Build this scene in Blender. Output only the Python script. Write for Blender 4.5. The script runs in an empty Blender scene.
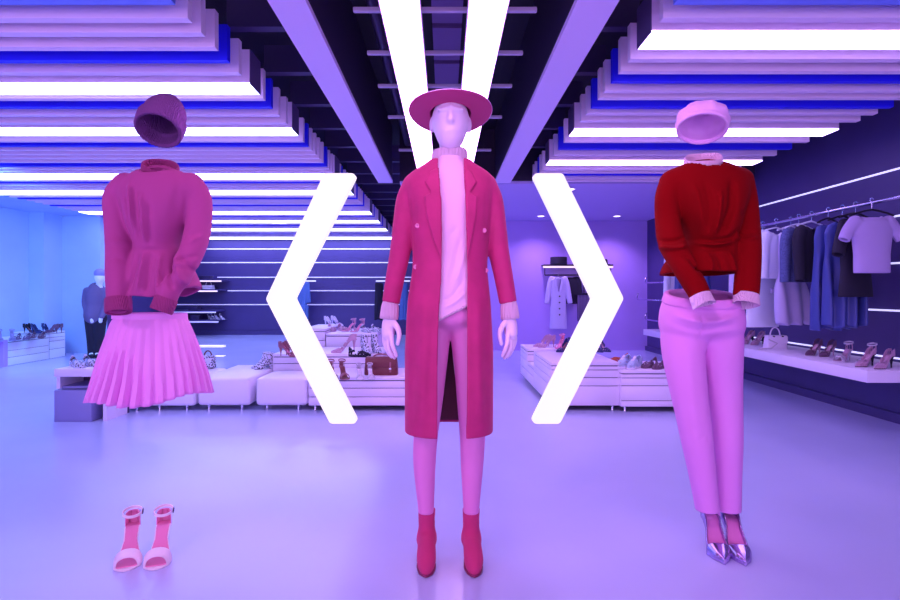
import bpy, bmesh, math, random
import numpy as np
from mathutils import Vector, Matrix, Euler

random.seed(7)
F, CX, CY, CH = 550.0, 445.0, 292.0, 1.08      # focal length in px, vanishing point, eye height
PI = math.pi
SC = bpy.context.scene
COL = SC.collection


def P(px, py, Y):
    return Vector(((px - CX) * Y / F, Y, CH - (py - CY) * Y / F))


def floor_y(py, z=0.0):
    return (CH - z) * F / (py - CY)


# ------------------------------------------------------------------ materials
def mat(name, col, rough=0.6, metal=0.0, sheen=0.0, bump=None, bscale=200.0, bstr=0.25, emit=None, estr=0.0,
        spec=0.5, coat=0.0, pattern=None, col2=None, pscale=20.0, var=0.0):
    m = bpy.data.materials.new(name)
    m.use_nodes = True
    nt = m.node_tree
    b = nt.nodes['Principled BSDF']
    b.inputs['Base Color'].default_value = (*col, 1)
    b.inputs['Roughness'].default_value = rough
    b.inputs['Metallic'].default_value = metal
    b.inputs['Specular IOR Level'].default_value = spec
    b.inputs['Sheen Weight'].default_value = sheen
    b.inputs['Coat Weight'].default_value = coat
    if sheen:
        b.inputs['Sheen Tint'].default_value = (*[min(1, c * 1.5 + .2) for c in col], 1)
    if emit:
        b.inputs['Emission Color'].default_value = (*emit, 1)
        b.inputs['Emission Strength'].default_value = estr
    tc = nt.nodes.new('ShaderNodeTexCoord')
    if pattern or var:
        if pattern == 'snake':
            t = nt.nodes.new('ShaderNodeTexVoronoi'); t.inputs['Scale'].default_value = pscale
            fac = t.outputs['Distance']
        else:
            t = nt.nodes.new('ShaderNodeTexNoise'); t.inputs['Scale'].default_value = pscale
            t.inputs['Detail'].default_value = 3
            fac = t.outputs['Fac']
        nt.links.new(tc.outputs['Object'], t.inputs['Vector'])
        r = nt.nodes.new('ShaderNodeValToRGB')
        c2 = col2 if col2 else tuple(max(0, c * (1 - var)) for c in col)
        r.color_ramp.elements[0].color = (*col, 1)
        r.color_ramp.elements[1].color = (*c2, 1)
        if pattern:
            r.color_ramp.elements[0].position = .38
            r.color_ramp.elements[1].position = .5
        else:
            r.color_ramp.elements[0].position = .3
            r.color_ramp.elements[1].position = .7
        nt.links.new(fac, r.inputs['Fac'])
        nt.links.new(r.outputs['Color'], b.inputs['Base Color'])
    if bump:
        if bump == 'rib':
            w = nt.nodes.new('ShaderNodeTexWave'); w.wave_type = 'BANDS'; w.bands_direction = 'X'
            w.inputs['Scale'].default_value = bscale; w.inputs['Distortion'].default_value = 0.3
            out = w.outputs['Fac']
        elif bump == 'weave':
            w = nt.nodes.new('ShaderNodeTexWave'); w.wave_type = 'BANDS'; w.bands_direction = 'DIAGONAL'
            w.inputs['Scale'].default_value = bscale; w.inputs['Distortion'].default_value = 2
            out = w.outputs['Fac']
        else:
            w = nt.nodes.new('ShaderNodeTexNoise'); w.inputs['Scale'].default_value = bscale
            w.inputs['Detail'].default_value = 4
            out = w.outputs['Fac']
        nt.links.new(tc.outputs['Object'], w.inputs['Vector'])
        bp = nt.nodes.new('ShaderNodeBump'); bp.inputs['Strength'].default_value = bstr
        bp.inputs['Distance'].default_value = 0.004
        nt.links.new(out, bp.inputs['Height'])
        nt.links.new(bp.outputs['Normal'], b.inputs['Normal'])
    return m


# ------------------------------------------------------------------ object helpers
WO = {}          # world origin of every thing / part


def link(o, parent, origin):
    COL.objects.link(o)
    if parent is not None:
        o.parent = parent
        o.location = Vector(origin) - WO[parent.name]
    else:
        o.location = origin
    WO[o.name] = Vector(origin)


def tag(o, label=None, cat=None, group=None, kind=None):
    if label: o['label'] = label
    if cat: o['category'] = cat
    if group: o['group'] = group
    if kind: o['kind'] = kind
    return o


def empty(name, loc, label=None, cat=None, group=None):
    o = bpy.data.objects.new(name, None)
    o.empty_display_size = .1
    link(o, None, Vector(loc))
    return tag(o, label, cat, group)


def mk(name, verts, faces, m, parent=None, origin=None, smooth=True, autosharp=None):
    """one mesh object; verts in world space"""
    if origin is None:
        if parent is not None:
            origin = WO[parent.name]
        else:
            a = np.asarray(verts, dtype=float)
            lo, hi = a.min(0), a.max(0)
            origin = Vector(((lo[0] + hi[0]) / 2, (lo[1] + hi[1]) / 2, lo[2]))
    origin = Vector(origin)
    v = np.asarray(verts, dtype=float) - np.array(origin)
    me = bpy.data.meshes.new(name)
    if isinstance(faces, np.ndarray):
        n, k = faces.shape
        me.vertices.add(len(v)); me.vertices.foreach_set('co', v.astype(np.float32).ravel())
        me.loops.add(n * k); me.loops.foreach_set('vertex_index', faces.astype(np.int32).ravel())
        me.polygons.add(n); me.polygons.foreach_set('loop_start', np.arange(0, n * k, k, dtype=np.int32))
        me.update(calc_edges=True); me.validate()
    else:
        me.from_pydata([tuple(p) for p in v], [], faces)
        bm = bmesh.new(); bm.from_mesh(me)
        bmesh.ops.recalc_face_normals(bm, faces=bm.faces)
        bm.to_mesh(me); bm.free()
    if smooth:
        me.polygons.foreach_set('use_smooth', [True] * len(me.polygons))
    me.materials.append(m)
    o = bpy.data.objects.new(name, me)
    link(o, parent, origin)
    if autosharp is not None and smooth:
        me.set_sharp_from_angle(angle=math.radians(autosharp))
    return o


class MB:
    """collects shapes (world space) into one mesh"""
    def __init__(s): s.v = []; s.f = []

    def add(s, v, f):
        n = len(s.v)
        s.v += [tuple(p) for p in v]
        s.f += [tuple(i + n for i in q) for q in f]
        return s

    def box(s, lo, hi, bev=0.0, seg=2):
        bm = bmesh.new()
        bmesh.ops.create_cube(bm, size=1)
        c = [(a + b) / 2 for a, b in zip(lo, hi)]; d = [abs(b - a) for a, b in zip(lo, hi)]
        for v in bm.verts:
            v.co = Vector((c[0] + v.co.x * d[0], c[1] + v.co.y * d[1], c[2] + v.co.z * d[2]))
        if bev > 0:
            bmesh.ops.bevel(bm, geom=bm.edges[:], offset=min(bev, min(d) * .45), segments=seg, affect='EDGES', profile=.5)
        bm.verts.index_update()
        s.add([v.co.copy() for v in bm.verts], [[v.index for v in f.verts] for f in bm.faces])
        bm.free()
        return s

    def tube(s, pts, r, n=10, closed=False, cap=True):
        pts = [Vector(p) for p in pts]
        rs = r if isinstance(r, (list, tuple)) else [r] * len(pts)
        m = len(pts); V = []
        up = Vector((0, 0, 1))
        prev = None
        for i, p in enumerate(pts):
            if closed: t = pts[(i + 1) % m] - pts[i - 1]
            else: t = pts[min(i + 1, m - 1)] - pts[max(i - 1, 0)]
            t.normalize()
            if prev is None:
                a = t.cross(up)
                if a.length < 1e-3: a = t.cross(Vector((1, 0, 0)))
            else:
                a = prev - t * prev.dot(t)
            a.normalize(); prev = a.copy()
            b = t.cross(a)
            for k in range(n):
                an = 2 * PI * k / n
                V.append(p + (a * math.cos(an) + b * math.sin(an)) * rs[i])
        Fs = []
        for i in range(m if closed else m - 1):
            j = (i + 1) % m
            for k in range(n):
                k2 = (k + 1) % n
                Fs.append((i * n + k, i * n + k2, j * n + k2, j * n + k))
        if cap and not closed:
            Fs.append(tuple(range(n - 1, -1, -1))); Fs.append(tuple((m - 1) * n + k for k in range(n)))
        return s.add(V, Fs)

    def lathe(s, prof, n=48, M=None, closed=False, mod=None):
        """prof: list of (r,z); M: matrix to world"""
        V = []; m = len(prof)
        for i, (r, z) in enumerate(prof):
            for k in range(n):
                a = 2 * PI * k / n
                p = Vector((r * math.cos(a), r * math.sin(a), z))
                if mod: p = mod(p, a, i)
                V.append(M @ p if M is not None else p)
        Fs = []
        for i in range(m if closed else m - 1):
            j = (i + 1) % m
            for k in range(n):
                k2 = (k + 1) % n
                Fs.append((i * n + k, i * n + k2, j * n + k2, j * n + k))
        return s.add(V, Fs)

    def prism(s, poly, axis_dir, depth):
        """poly: list of 3d points; extruded along axis_dir"""
        n = len(poly); d = Vector(axis_dir) * depth
        V = [Vector(p) for p in poly] + [Vector(p) + d for p in poly]
        Fs = [tuple(range(n)), tuple(range(2 * n - 1, n - 1, -1))]
        for i in range(n):
            j = (i + 1) % n
            Fs.append((i, j, j + n, i + n))
        return s.add(V, Fs)

    def build(s, name, m, parent=None, origin=None, smooth=False, sharp=40):
        o = mk(name, s.v, s.f, m, parent, origin, smooth=smooth, autosharp=sharp if smooth else None)
        return o


def box(name, lo, hi, m, parent=None, bev=0.0, seg=2, origin=None):
    return MB().box(lo, hi, bev, seg).build(name, m, parent, origin, smooth=bev > 0)


def copy_tree(o, parent=None):
    c = o.copy(); COL.objects.link(c)
    if parent is not None: c.parent = parent
    for ch in list(o.children): copy_tree(ch, c)
    WO[c.name] = Vector(c.location) if parent is None else WO[parent.name] + Vector(c.location)
    return c


# ------------------------------------------------------------------ signed-distance modelling
class Grid:
    def __init__(s, lo, hi, h):
        s.lo = np.array(lo, float); s.h = h
        s.n = [int(math.ceil((b - a) / h)) + 1 for a, b in zip(lo, hi)]
        ax = [np.float32(lo[i]) + np.float32(h) * np.arange(s.n[i], dtype=np.float32) for i in range(3)]
        s.ax = ax
        s.X = ax[0][:, None, None]; s.Y = ax[1][None, :, None]; s.Z = ax[2][None, None, :]

    def full(s, v=1.0): return np.full(s.n, v, np.float32)

    def sl(s, lo, hi):
        r = []
        for i in range(3):
            a = int(np.clip(math.floor((lo[i] - s.lo[i]) / s.h), 0, s.n[i] - 1))
            b = int(np.clip(math.ceil((hi[i] - s.lo[i]) / s.h) + 1, a + 1, s.n[i]))
            r.append(slice(a, b))
        return tuple(r)


def smin(a, b, k):
    if k <= 0: return np.minimum(a, b)
    h = np.clip(.5 + .5 * (b - a) / k, 0, 1)
    return b + (a - b) * h - k * h * (1 - h)


def smax(a, b, k): return -smin(-a, -b, k)


def catmull(pts, n):
    pts = np.asarray(pts, float); out = []
    q = np.vstack([2 * pts[0] - pts[1], pts, 2 * pts[-1] - pts[-2]])
    for i in range(1, len(q) - 2):
        for t in np.linspace(0, 1, n, endpoint=False):
            p0, p1, p2, p3 = q[i - 1], q[i], q[i + 1], q[i + 2]
            out.append(.5 * ((2 * p1) + (-p0 + p2) * t + (2 * p0 - 5 * p1 + 4 * p2 - p3) * t * t + (-p0 + 3 * p1 - 3 * p2 + p3) * t ** 3))
    out.append(pts[-1])
    return np.array(out)


def chain(G, V, pts, k=.02, n=4, k_in=0.0, ysc=1.0):
    """smooth-union a tapered tube (list of x,y,z,r) into V; ysc flattens it in depth"""
    q = catmull(pts, n) if len(pts) > 2 else np.asarray(pts, float)
    mg = .05 + k
    sl = G.sl(q[:, :3].min(0) - q[:, 3].max() - mg, q[:, :3].max(0) + q[:, 3].max() + mg)
    X = G.X[sl[0]]; Y = G.Y[:, sl[1]]; Z = G.Z[:, :, sl[2]]
    d = None
    for a, b in zip(q[:-1], q[1:]):
        ab = (b - a)[:3]; L = float((ab * ab).sum()) + 1e-9
        t = np.clip(((X - a[0]) * ab[0] + (Y - a[1]) * ab[1] + (Z - a[2]) * ab[2]) / L, 0, 1)
        dd = np.sqrt((X - a[0] - t * ab[0]) ** 2 + ((Y - a[1] - t * ab[1]) / ysc) ** 2 + (Z - a[2] - t * ab[2]) ** 2) - (a[3] + t * (b[3] - a[3]))
        d = dd if d is None else np.minimum(d, dd)
    V[sl] = smin(V[sl], d.astype(np.float32), k)
    return V


def ell(G, V, c, r, k=.02, neg=False):
    mg = .05 + k
    c = np.array(c); r = np.array(r)
    sl = G.sl(c - r - mg, c + r + mg)
    X = G.X[sl[0]]; Y = G.Y[:, sl[1]]; Z = G.Z[:, :, sl[2]]
    d = (np.sqrt(((X - c[0]) / r[0]) ** 2 + ((Y - c[1]) / r[1]) ** 2 + ((Z - c[2]) / r[2]) ** 2) - 1) * r.min()
    V[sl] = smax(V[sl], -d, k) if neg else smin(V[sl], d.astype(np.float32), k)
    return V


def loft(G, rows, n=2.3, sm=9):
    """rows: (z, cx, cy, rx, ry); field over the whole grid"""
    rows = sorted(rows)
    a = np.array(rows, float)
    zz = G.ax[2]
    dense = np.linspace(zz[0] - .3, zz[-1] + .3, 600)
    cols = []
    for i in range(1, 5):
        c = np.interp(dense, a[:, 0], a[:, i])
        c = np.convolve(np.pad(c, sm, mode='edge'), np.ones(2 * sm + 1) / (2 * sm + 1), 'valid')
        cols.append(np.interp(zz, dense, c).astype(np.float32)[None, None, :])
    cx, cy, rx, ry = cols
    r = ((np.abs(G.X - cx) / rx) ** n + (np.abs(G.Y - cy) / ry) ** n) ** (1 / n)
    return ((r - 1) * np.minimum(rx, ry)).astype(np.float32)


def prow(rows, Y0, cy=0.0):
    """pixel rows (py, xl, xr, ry[, dy]) -> loft rows at depth Y0; the width allows for the side seen at an angle"""
    out = []
    for r in rows:
        py, xl, xr, ry = r[:4]; dy = r[4] if len(r) > 4 else 0
        a = P(xl, py, Y0); b = P(xr, py, Y0)
        h = (b.x - a.x) / 2; c = (a.x + b.x) / 2; t = c / Y0
        out.append((a.z, c, Y0 + cy + dy, math.sqrt(max(h * h - (ry * t) ** 2, (.6 * h) ** 2)), ry))
    return out


def pch(pts, Y0):
    """pixel chain (px, py, dy, r) -> (x, y, z, r); the point keeps its line of sight when it comes forward"""
    return [(*P(p[0], p[1], Y0 + p[2]), p[3] * (Y0 + p[2]) / Y0) for p in pts]


FOLD = 1.35
FWID = 1.0


def folds(G, V, Y0, lines, side=-1):
    """creases (d>0) and ridges (d<0) drawn as pixel polylines on the front of a garment: (pts, width_m, depth_m)"""
    front = 1 / (1 + np.exp((G.Y - Y0) * 60))
    for pts, w, d in lines:
        w = w * FWID
        q = [P(x, y, Y0) for x, y in pts]
        q = catmull([(p.x, p.z) for p in q], 5) if len(q) > 2 else np.array([(p.x, p.z) for p in q])
        lo = q.min(0) - 3 * w; hi = q.max(0) + 3 * w
        sl = G.sl((lo[0], G.lo[1], lo[1]), (hi[0], G.lo[1] + 9, hi[1]))
        X = G.X[sl[0]]; Z = G.Z[:, :, sl[2]]
        dm = None
        m = len(q) - 1
        for i, (a, b) in enumerate(zip(q[:-1], q[1:])):
            ab = b - a; L = float((ab * ab).sum()) + 1e-9
            t = np.clip(((X - a[0]) * ab[0] + (Z - a[1]) * ab[1]) / L, 0, 1)
            g = (X - a[0] - t * ab[0]) ** 2 + (Z - a[1] - t * ab[1]) ** 2
            s = (i + t) / m
            g = np.exp(-g / (w * w)) * np.clip(np.minimum(s, 1 - s) * 5, .15, 1)
            dm = g if dm is None else np.maximum(dm, g)
        V[sl] += (dm * d * FOLD * front[:, sl[1]]).astype(np.float32)
    return V


def shell(V, t): return np.maximum(V, -(V + t))


def cut_end(G, V, end, before, rad=.1):
    """open a tube beyond `end` (direction before->end)"""
    e = np.array(end[:3]); d = e - np.array(before[:3]); d /= np.linalg.norm(d)
    side = (G.X - e[0]) * d[0] + (G.Y - e[1]) * d[1] + (G.Z - e[2]) * d[2]
    ball = np.sqrt((G.X - e[0]) ** 2 + (G.Y - e[1]) ** 2 + (G.Z - e[2]) ** 2) - rad
    reg = np.maximum(-side, ball)
    return np.maximum(V, -reg)


def poly2d(G, pts, Y0):
    """signed distance in the XZ plane to a pixel polygon"""
    q = [(P(x, y, Y0).x, P(x, y, Y0).z) for x, y in pts]
    X = G.X[:, 0, :]; Z = G.Z[0, :, :][0][None, :]
    X = np.broadcast_to(X, (G.n[0], G.n[2])); Z = np.broadcast_to(Z, (G.n[0], G.n[2]))
    d = np.full(X.shape, 1e9); s = np.ones(X.shape)
    m = len(q)
    for i in range(m):
        a = q[i]; b = q[i - 1]
        ex, ez = b[0] - a[0], b[1] - a[1]
        wx, wz = X - a[0], Z - a[1]
        t = np.clip((wx * ex + wz * ez) / (ex * ex + ez * ez + 1e-12), 0, 1)
        d = np.minimum(d, (wx - ex * t) ** 2 + (wz - ez * t) ** 2)
        c1 = Z >= a[1]; c2 = Z < b[1]; c3 = ex * wz > ez * wx
        flip = (c1 & c2 & c3) | (~c1 & ~c2 & ~c3)
        s = np.where(flip, -s, s)
    return (s * np.sqrt(d)).astype(np.float32)[:, None, :]


def nets(G, V, smooth_it=1):
    """naive surface nets -> verts (world), quads"""
    V = np.ascontiguousarray(np.broadcast_to(V, G.n)).astype(np.float32).copy()
    V[[0, -1]] = np.maximum(V[[0, -1]], 1e-4); V[:, [0, -1]] = np.maximum(V[:, [0, -1]], 1e-4); V[:, :, [0, -1]] = np.maximum(V[:, :, [0, -1]], 1e-4)
    S = V < 0
    n0, n1, n2 = V.shape
    c = np.zeros((n0 - 1, n1 - 1, n2 - 1), np.int8)
    for i in (0, 1):
        for j in (0, 1):
            for k in (0, 1):
                c += S[i:n0 - 1 + i, j:n1 - 1 + j, k:n2 - 1 + k]
    I, J, K = np.nonzero((c > 0) & (c < 8))
    idx = np.full(c.shape, -1, np.int64); idx[I, J, K] = np.arange(len(I))
    acc = np.zeros((len(I), 3)); cnt = np.zeros(len(I))
    for ax in range(3):
        o1, o2 = [a for a in range(3) if a != ax]
        for u in (0, 1):
            for w in (0, 1):
                o = [0, 0, 0]; o[o1] = u; o[o2] = w
                e = list(o); e[ax] = 1
                v0 = V[I + o[0], J + o[1], K + o[2]]; v1 = V[I + e[0], J + e[1], K + e[2]]
                cr = (v0 < 0) != (v1 < 0)
                t = np.where(cr, v0 / np.where(cr, v0 - v1, 1), 0)
                p = np.zeros((len(I), 3)); p[:, o1] = u; p[:, o2] = w; p[:, ax] = t
                acc += p * cr[:, None]; cnt += cr
    verts = np.stack([I, J, K], 1) + acc / cnt[:, None]
    quads = []
    for ax in range(3):
        o1, o2 = (ax + 1) % 3, (ax + 2) % 3
        a = [slice(None)] * 3; b = [slice(None)] * 3
        a[ax] = slice(0, -1); b[ax] = slice(1, None)
        for o in (o1, o2):
            a[o] = slice(1, -1); b[o] = slice(1, -1)
        s0 = S[tuple(a)]; s1 = S[tuple(b)]
        for flip in (False, True):
            m = (s0 & ~s1) if not flip else (~s0 & s1)
            q = np.stack(np.nonzero(m), 1)
            q[:, o1] += 1; q[:, o2] += 1
            def cell(d1, d2):
                r = q.copy(); r[:, o1] += d1; r[:, o2] += d2
                return idx[r[:, 0], r[:, 1], r[:, 2]]
            f = np.stack([cell(-1, -1), cell(0, -1), cell(0, 0), cell(-1, 0)], 1)
            if flip: f = f[:, ::-1]
            quads.append(f)
    quads = np.concatenate(quads)
    # a little smoothing
    for _ in range(smooth_it):
        i0 = np.concatenate([quads.ravel(), quads.ravel()])
        i1 = np.concatenate([np.roll(quads, -1, 1).ravel(), np.roll(quads, 1, 1).ravel()])
        n = len(verts)
        cc = np.maximum(np.bincount(i0, minlength=n), 1)
        s = np.stack([np.bincount(i0, weights=verts[i1, a], minlength=n) for a in range(3)], 1)
        verts = verts * .5 + .5 * s / cc[:, None]
    return G.lo + verts * G.h, quads


def sdf_obj(name, G, V, m, parent=None, origin=None, it=1):
    v, q = nets(G, V, it)
    return mk(name, v, q, m, parent, origin)


def front_y(G, V, x, z):
    i = int(round((x - G.lo[0]) / G.h)); k = int(round((z - G.lo[2]) / G.h))
    col = np.broadcast_to(V, G.n)[i, :, k]
    j = np.nonzero(col < 0)[0]
    return float(G.ax[1][j[0]]) if len(j) else None


ORD = ['first', 'second', 'third', 'fourth', 'fifth', 'sixth', 'seventh', 'eighth', 'ninth', 'tenth', 'eleventh', 'twelfth',
       'thirteenth', 'fourteenth', 'fifteenth', 'sixteenth', 'seventeenth', 'eighteenth', 'nineteenth', 'twentieth']
TENS = {20: 'twenty', 30: 'thirty', 40: 'forty', 50: 'fifty', 60: 'sixty', 70: 'seventy'}
TENTH = {20: 'twentieth', 30: 'thirtieth', 40: 'fortieth', 50: 'fiftieth', 60: 'sixtieth', 70: 'seventieth'}


def ordw(i):
    n = i + 1
    if n <= 20: return ORD[i]
    t = n // 10 * 10
    return TENTH[t] if n == t else TENS[t] + '-' + ORD[n - t - 1]
# ================================================================== camera, render look
cam = bpy.data.cameras.new('camera'); co = bpy.data.objects.new('camera', cam); COL.objects.link(co)
co.location = (0, 0, CH); co.rotation_euler = (PI / 2, 0, 0)
cam.lens = 36 * F / 900; cam.sensor_width = 36
cam.shift_x = (450 - CX) / 900; cam.shift_y = (CY - 300) / 900
cam.clip_start = .05
SC.camera = co
SC.view_settings.view_transform = 'Standard'
SC.view_settings.look = 'None'
SC.view_settings.gamma = 1
SC.view_settings.exposure = 0.0
SC.view_settings.use_curve_mapping = False
w = bpy.data.worlds.new('world'); SC.world = w; w.use_nodes = True
w.node_tree.nodes['Background'].inputs[0].default_value = (.56, .40, 1, 1)
w.node_tree.nodes['Background'].inputs[1].default_value = 1.55

# ================================================================== materials of the place
M = {}
M['floor'] = mat('polished floor', (.52, .58, .90), rough=.20, spec=.55, var=.10, pscale=.9)
nt = M['floor'].node_tree
M['deck'] = mat('dark deck', (.006, .004, .02), rough=.7)
M['deckpanel'] = mat('grey deck panel', (.24, .15, .42), rough=.7)
M['joist'] = mat('dark joist', (.05, .03, .12), rough=.5)
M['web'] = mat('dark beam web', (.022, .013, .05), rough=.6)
M['pipe'] = mat('dark pipe', (.07, .05, .14), rough=.4, metal=.4)
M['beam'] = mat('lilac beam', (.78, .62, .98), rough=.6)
M['rod'] = mat('pale rod', (.45, .4, .6), rough=.5)
M['soffit'] = mat('plaster soffit', (.55, .42, .85), rough=.7)
M['wall_lilac'] = mat('lilac plaster', (.5, .34, .85), rough=.75, var=.05, pscale=2)
M['wall_blue'] = mat('pale blue plaster', (.42, .62, .95), rough=.75, var=.12, pscale=1.5)
M['wall_dark'] = mat('dark wall panels', (.065, .045, .20), rough=.5, var=.1, pscale=3)
M['fin'] = mat('lilac baffle', (.95, .76, 1.0), rough=.5)
M['fin_blue_lit'] = mat('blue baffle', (.015, .01, .95), rough=.45)  # blue LED light on these baffles is put into the base colour
M['fin_sky'] = mat('sky blue baffle', (.2, .3, .98), rough=.45)
M['housing'] = mat('lamp housing', (.12, .08, .22), rough=.5)
M['lamp_left'] = mat('cool diffuser', (.9, .9, .9), emit=(.43, .46, 1), estr=9)
M['lamp_right'] = mat('violet diffuser', (.9, .9, .9), emit=(.60, .40, 1), estr=9)
M['lamp_mid'] = mat('lilac diffuser', (.9, .9, .9), emit=(1.0, .5, 1), estr=8.5)
M['led'] = mat('glowing line', (.9, .9, .9), emit=(.62, .62, 1), estr=1.0)
M['led_dim'] = mat('faint glowing line', (.9, .9, .9), emit=(.32, .28, .85), estr=.75)
M['led_pink'] = mat('rosy glowing line', (.9, .9, .9), emit=(1, .7, .95), estr=.95)
M['down'] = mat('downlight glow', (.9, .9, .9), emit=(.9, .75, 1), estr=6)
M['white'] = mat('white lacquer', (.8, .72, .93), rough=.4)
M['white_blue'] = mat('white lacquer', (.74, .82, .95), rough=.4)
M['gap'] = mat('shadow gap', (.05, .03, .12), rough=.8)
M['leather_white'] = mat('white leatherette', (.84, .78, .95), rough=.38)
M['greyblue'] = mat('grey blue laminate', (.26, .25, .55), rough=.4)
M['chrome'] = mat('chrome', (.7, .68, .85), rough=.2, metal=1)
M['black'] = mat('black plastic', (.01, .008, .02), rough=.5)
M['chev'] = mat('glowing white acrylic', (.25, .22, .25), rough=.4, emit=(1, .93, .985), estr=.93)


def st(o): o['kind'] = 'structure'; return o


# ------------------------------------------------------------------ shell of the shop
st(box('floor', (-7.4, -2.5, -.1), (4.1, 14.2, 0), M['floor']))
st(box('ceiling', (-7.4, -2.5, 3.05), (4.1, 14.2, 3.15), M['deck']))
st(box('wall_left', (-7.2, -2.5, 0), (-7.0, 9.7, 3.05), M['wall_blue']))
st(box('wall_left_pilaster', (-7.0, 9.25, 0), (-6.75, 9.7, 3.05), M['wall_blue']))
st(box('wall_left_return', (-7.2, 9.7, 0), (-6.08, 9.9, 3.05), M['wall_blue']))
st(box('wall_left_rear', (-7.2, 9.9, 0), (-7.0, 13.9, 3.05), M['wall_dark']))
st(box('wall_back_left', (-7.2, 13.9, 0), (-.3, 14.1, 3.05), M['wall_dark']))
st(box('wall_back_side', (-.4, 10.2, 0), (-.3, 14.1, 3.05), M['wall_dark']))
st(box('wall_back_right', (-.3, 10.2, 0), (4.0, 10.35, 3.05), M['wall_lilac']))
st(box('wall_right', (3.75, -2.5, 0), (3.95, 10.2, 3.05), M['wall_dark']))
st(box('ceiling_soffit_face', (-.55, 6.66, 2.43), (3.75, 6.70, 3.05), M['web']))
st(box('ceiling_soffit', (-.55, 6.70, 2.4), (3.75, 10.2, 3.05), M['soffit']))
st(box('ceiling_bulkhead_left', (-7.0, -1.5, 2.42), (-6.06, 13.9, 3.05), M['wall_blue']))
st(box('beam_left', (-.805, -1.5, 2.4), (-.633, 6.66, 2.43), M['beam']))
st(box('beam_web_left', (-.80, -1.5, 2.43), (-.638, 6.66, 3.05), M['web']))
st(box('beam_right', (.6, -1.5, 2.4), (.79, 6.66, 2.43), M['beam']))
st(box('beam_web_right', (.605, -1.5, 2.43), (.785, 6.66, 3.05), M['web']))
st(box('baseboard_back', (-6.99, 13.86, 0), (-.4, 13.9, .1), M['wall_dark']))
st(box('baseboard_right', (3.71, 4.2, 0), (3.75, 10.2, .08), M['wall_dark']))

# ------------------------------------------------------------------ open ceiling: deck panels, joists, pipes, rods
for i in range(6):
    y0 = 2.1 + i * .62
    st(box('ceiling_panel', (-.09, y0, 2.98), (.12, y0 + .55, 3.04), M['deckpanel']))
for i in range(17):
    y0 = 2.0 + i * .7
    if y0 < 6.4:
        st(box('ceiling_joist', (-1.35, y0, 2.72), (-.81, y0 + .07, 2.92), M['joist']))
        st(box('ceiling_joist', (.80, y0, 2.72), (1.2, y0 + .07, 2.92), M['joist']))
    else:
        st(box('ceiling_joist', (-1.35, y0, 2.72), (-.56, y0 + .07, 2.92), M['joist']))
def pipe(pts, r, lab):
    o = MB().tube(pts, r, 12).build('ceiling_pipe', M['pipe'], smooth=True)
    tag(o, lab, 'pipe', 'pipes under the open ceiling')
pipe([(-.45, 1.5, 2.86), (-.45, 6.6, 2.86)], .035, 'dark pipe running between the left lilac beam and the left ceiling lamp')
pipe([(-1.02, 1.5, 2.98), (-1.02, 13.2, 2.98)], .05, 'dark pipe running between the left baffles and the left lilac beam')
pipe([(.92, 1.5, 2.98), (.92, 6.5, 2.98)], .05, 'dark pipe running between the right lilac beam and the right baffles')

# rods carrying the two long lamps
for i, py in enumerate((10, 53, 86, 117, 150)):
    y = 1.382 * F / (CY - py)
    m = MB().box((-.45, y - .012, 2.45), (.45, y + .012, 2.474), .005)
    m.tube([(-.2, y, 2.45), (-.2, y, 3.05)], .004, 6).tube([(.2, y, 2.45), (.2, y, 3.05)], .004, 6)
    tag(m.build('lamp_crossbar', M['rod']), ordw(i) + ' pale crossbar over the long ceiling lamps, counted from the camera', 'crossbar',
        'crossbars over the long lamps')
for nm, x0, x1, lab in (('left', -.298, -.118, 'long glowing lamp in the open ceiling left of the hat'),
                        ('right', .112, .288, 'long glowing lamp in the open ceiling right of the hat')):
    r = empty('strip_lamp', ((x0 + x1) / 2, 3.5, 2.4), lab, 'ceiling lamp', 'long lamps between the lilac beams')
    m = MB().box((x0 - .006, 1.0, 2.402), (x0, 6.6, 2.433)).box((x1, 1.0, 2.402), (x1 + .006, 6.6, 2.433)).box((x0, 1.0, 2.425), (x1, 6.6, 2.434))
    m.build('housing', M['beam'], r)
    box('diffuser', (x0, 1.0, 2.4), (x1, 6.6, 2.42), M['lamp_mid'], r)

# ------------------------------------------------------------------ baffles and light bars
def bank(side, xa, xb, y0, y1, lights, blues, skies, lamp, near=()):
    end = 'left' if side == 'left' else 'right'
    grp = end + ' bank of ceiling baffles'
    n = {'l': 0, 'b': 0, 's': 0, 'w': 0}
    y = y0; pitch = .158
    items = []
    for a, b in lights: items.append((a, b, 'w'))
    for c in blues: items.append((c - .025, c + .02, 'b'))
    for c in near: items.append((c - .025, c + .025, 'l'))
    for a, b in skies: items.append((a, b, 's'))
    while y < y1:
        if all(not (a - .075 < y < b + .075) for a, b, _ in items): items.append((y - .022, y + .022, 'l'))
        y += pitch
    items.sort()
    for a, b, k in items:
        i = n[k]; n[k] += 1
        if k == 'w':
            r = empty('light_bar', ((xa + xb) / 2, (a + b) / 2, 2.4),
                      ordw(i) + ' glowing white light bar from the camera in the %s bank of baffles' % end, 'light bar', 'light bars of the %s bank' % end)
            MB().box((xa, a, 2.41), (xb, b, 2.62)).build('housing', M['fin'], r)
            for e in ((xa - .004, xa), (xb, xb + .004)):
                box('end_cap', (e[0], a, 2.4), (e[1], b, 2.62), M['housing'], r)
            box('diffuser', (xa, a + .004, 2.4), (xb, b - .004, 2.41), lamp, r)
        else:
            mm = {'l': M['fin'], 'b': M['fin_blue_lit'], 's': M['fin_sky']}[k]
            o = box('ceiling_baffle', (xa, a, 2.4), (xb, b, 2.605), mm)
            nm = {'l': 'lilac', 'b': 'blue-lit', 's': 'broad sky blue'}[k]
            tag(o, '%s %s ceiling baffle from the camera in the %s bank' % (ordw(i), nm, end), 'ceiling baffle', grp)


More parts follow.
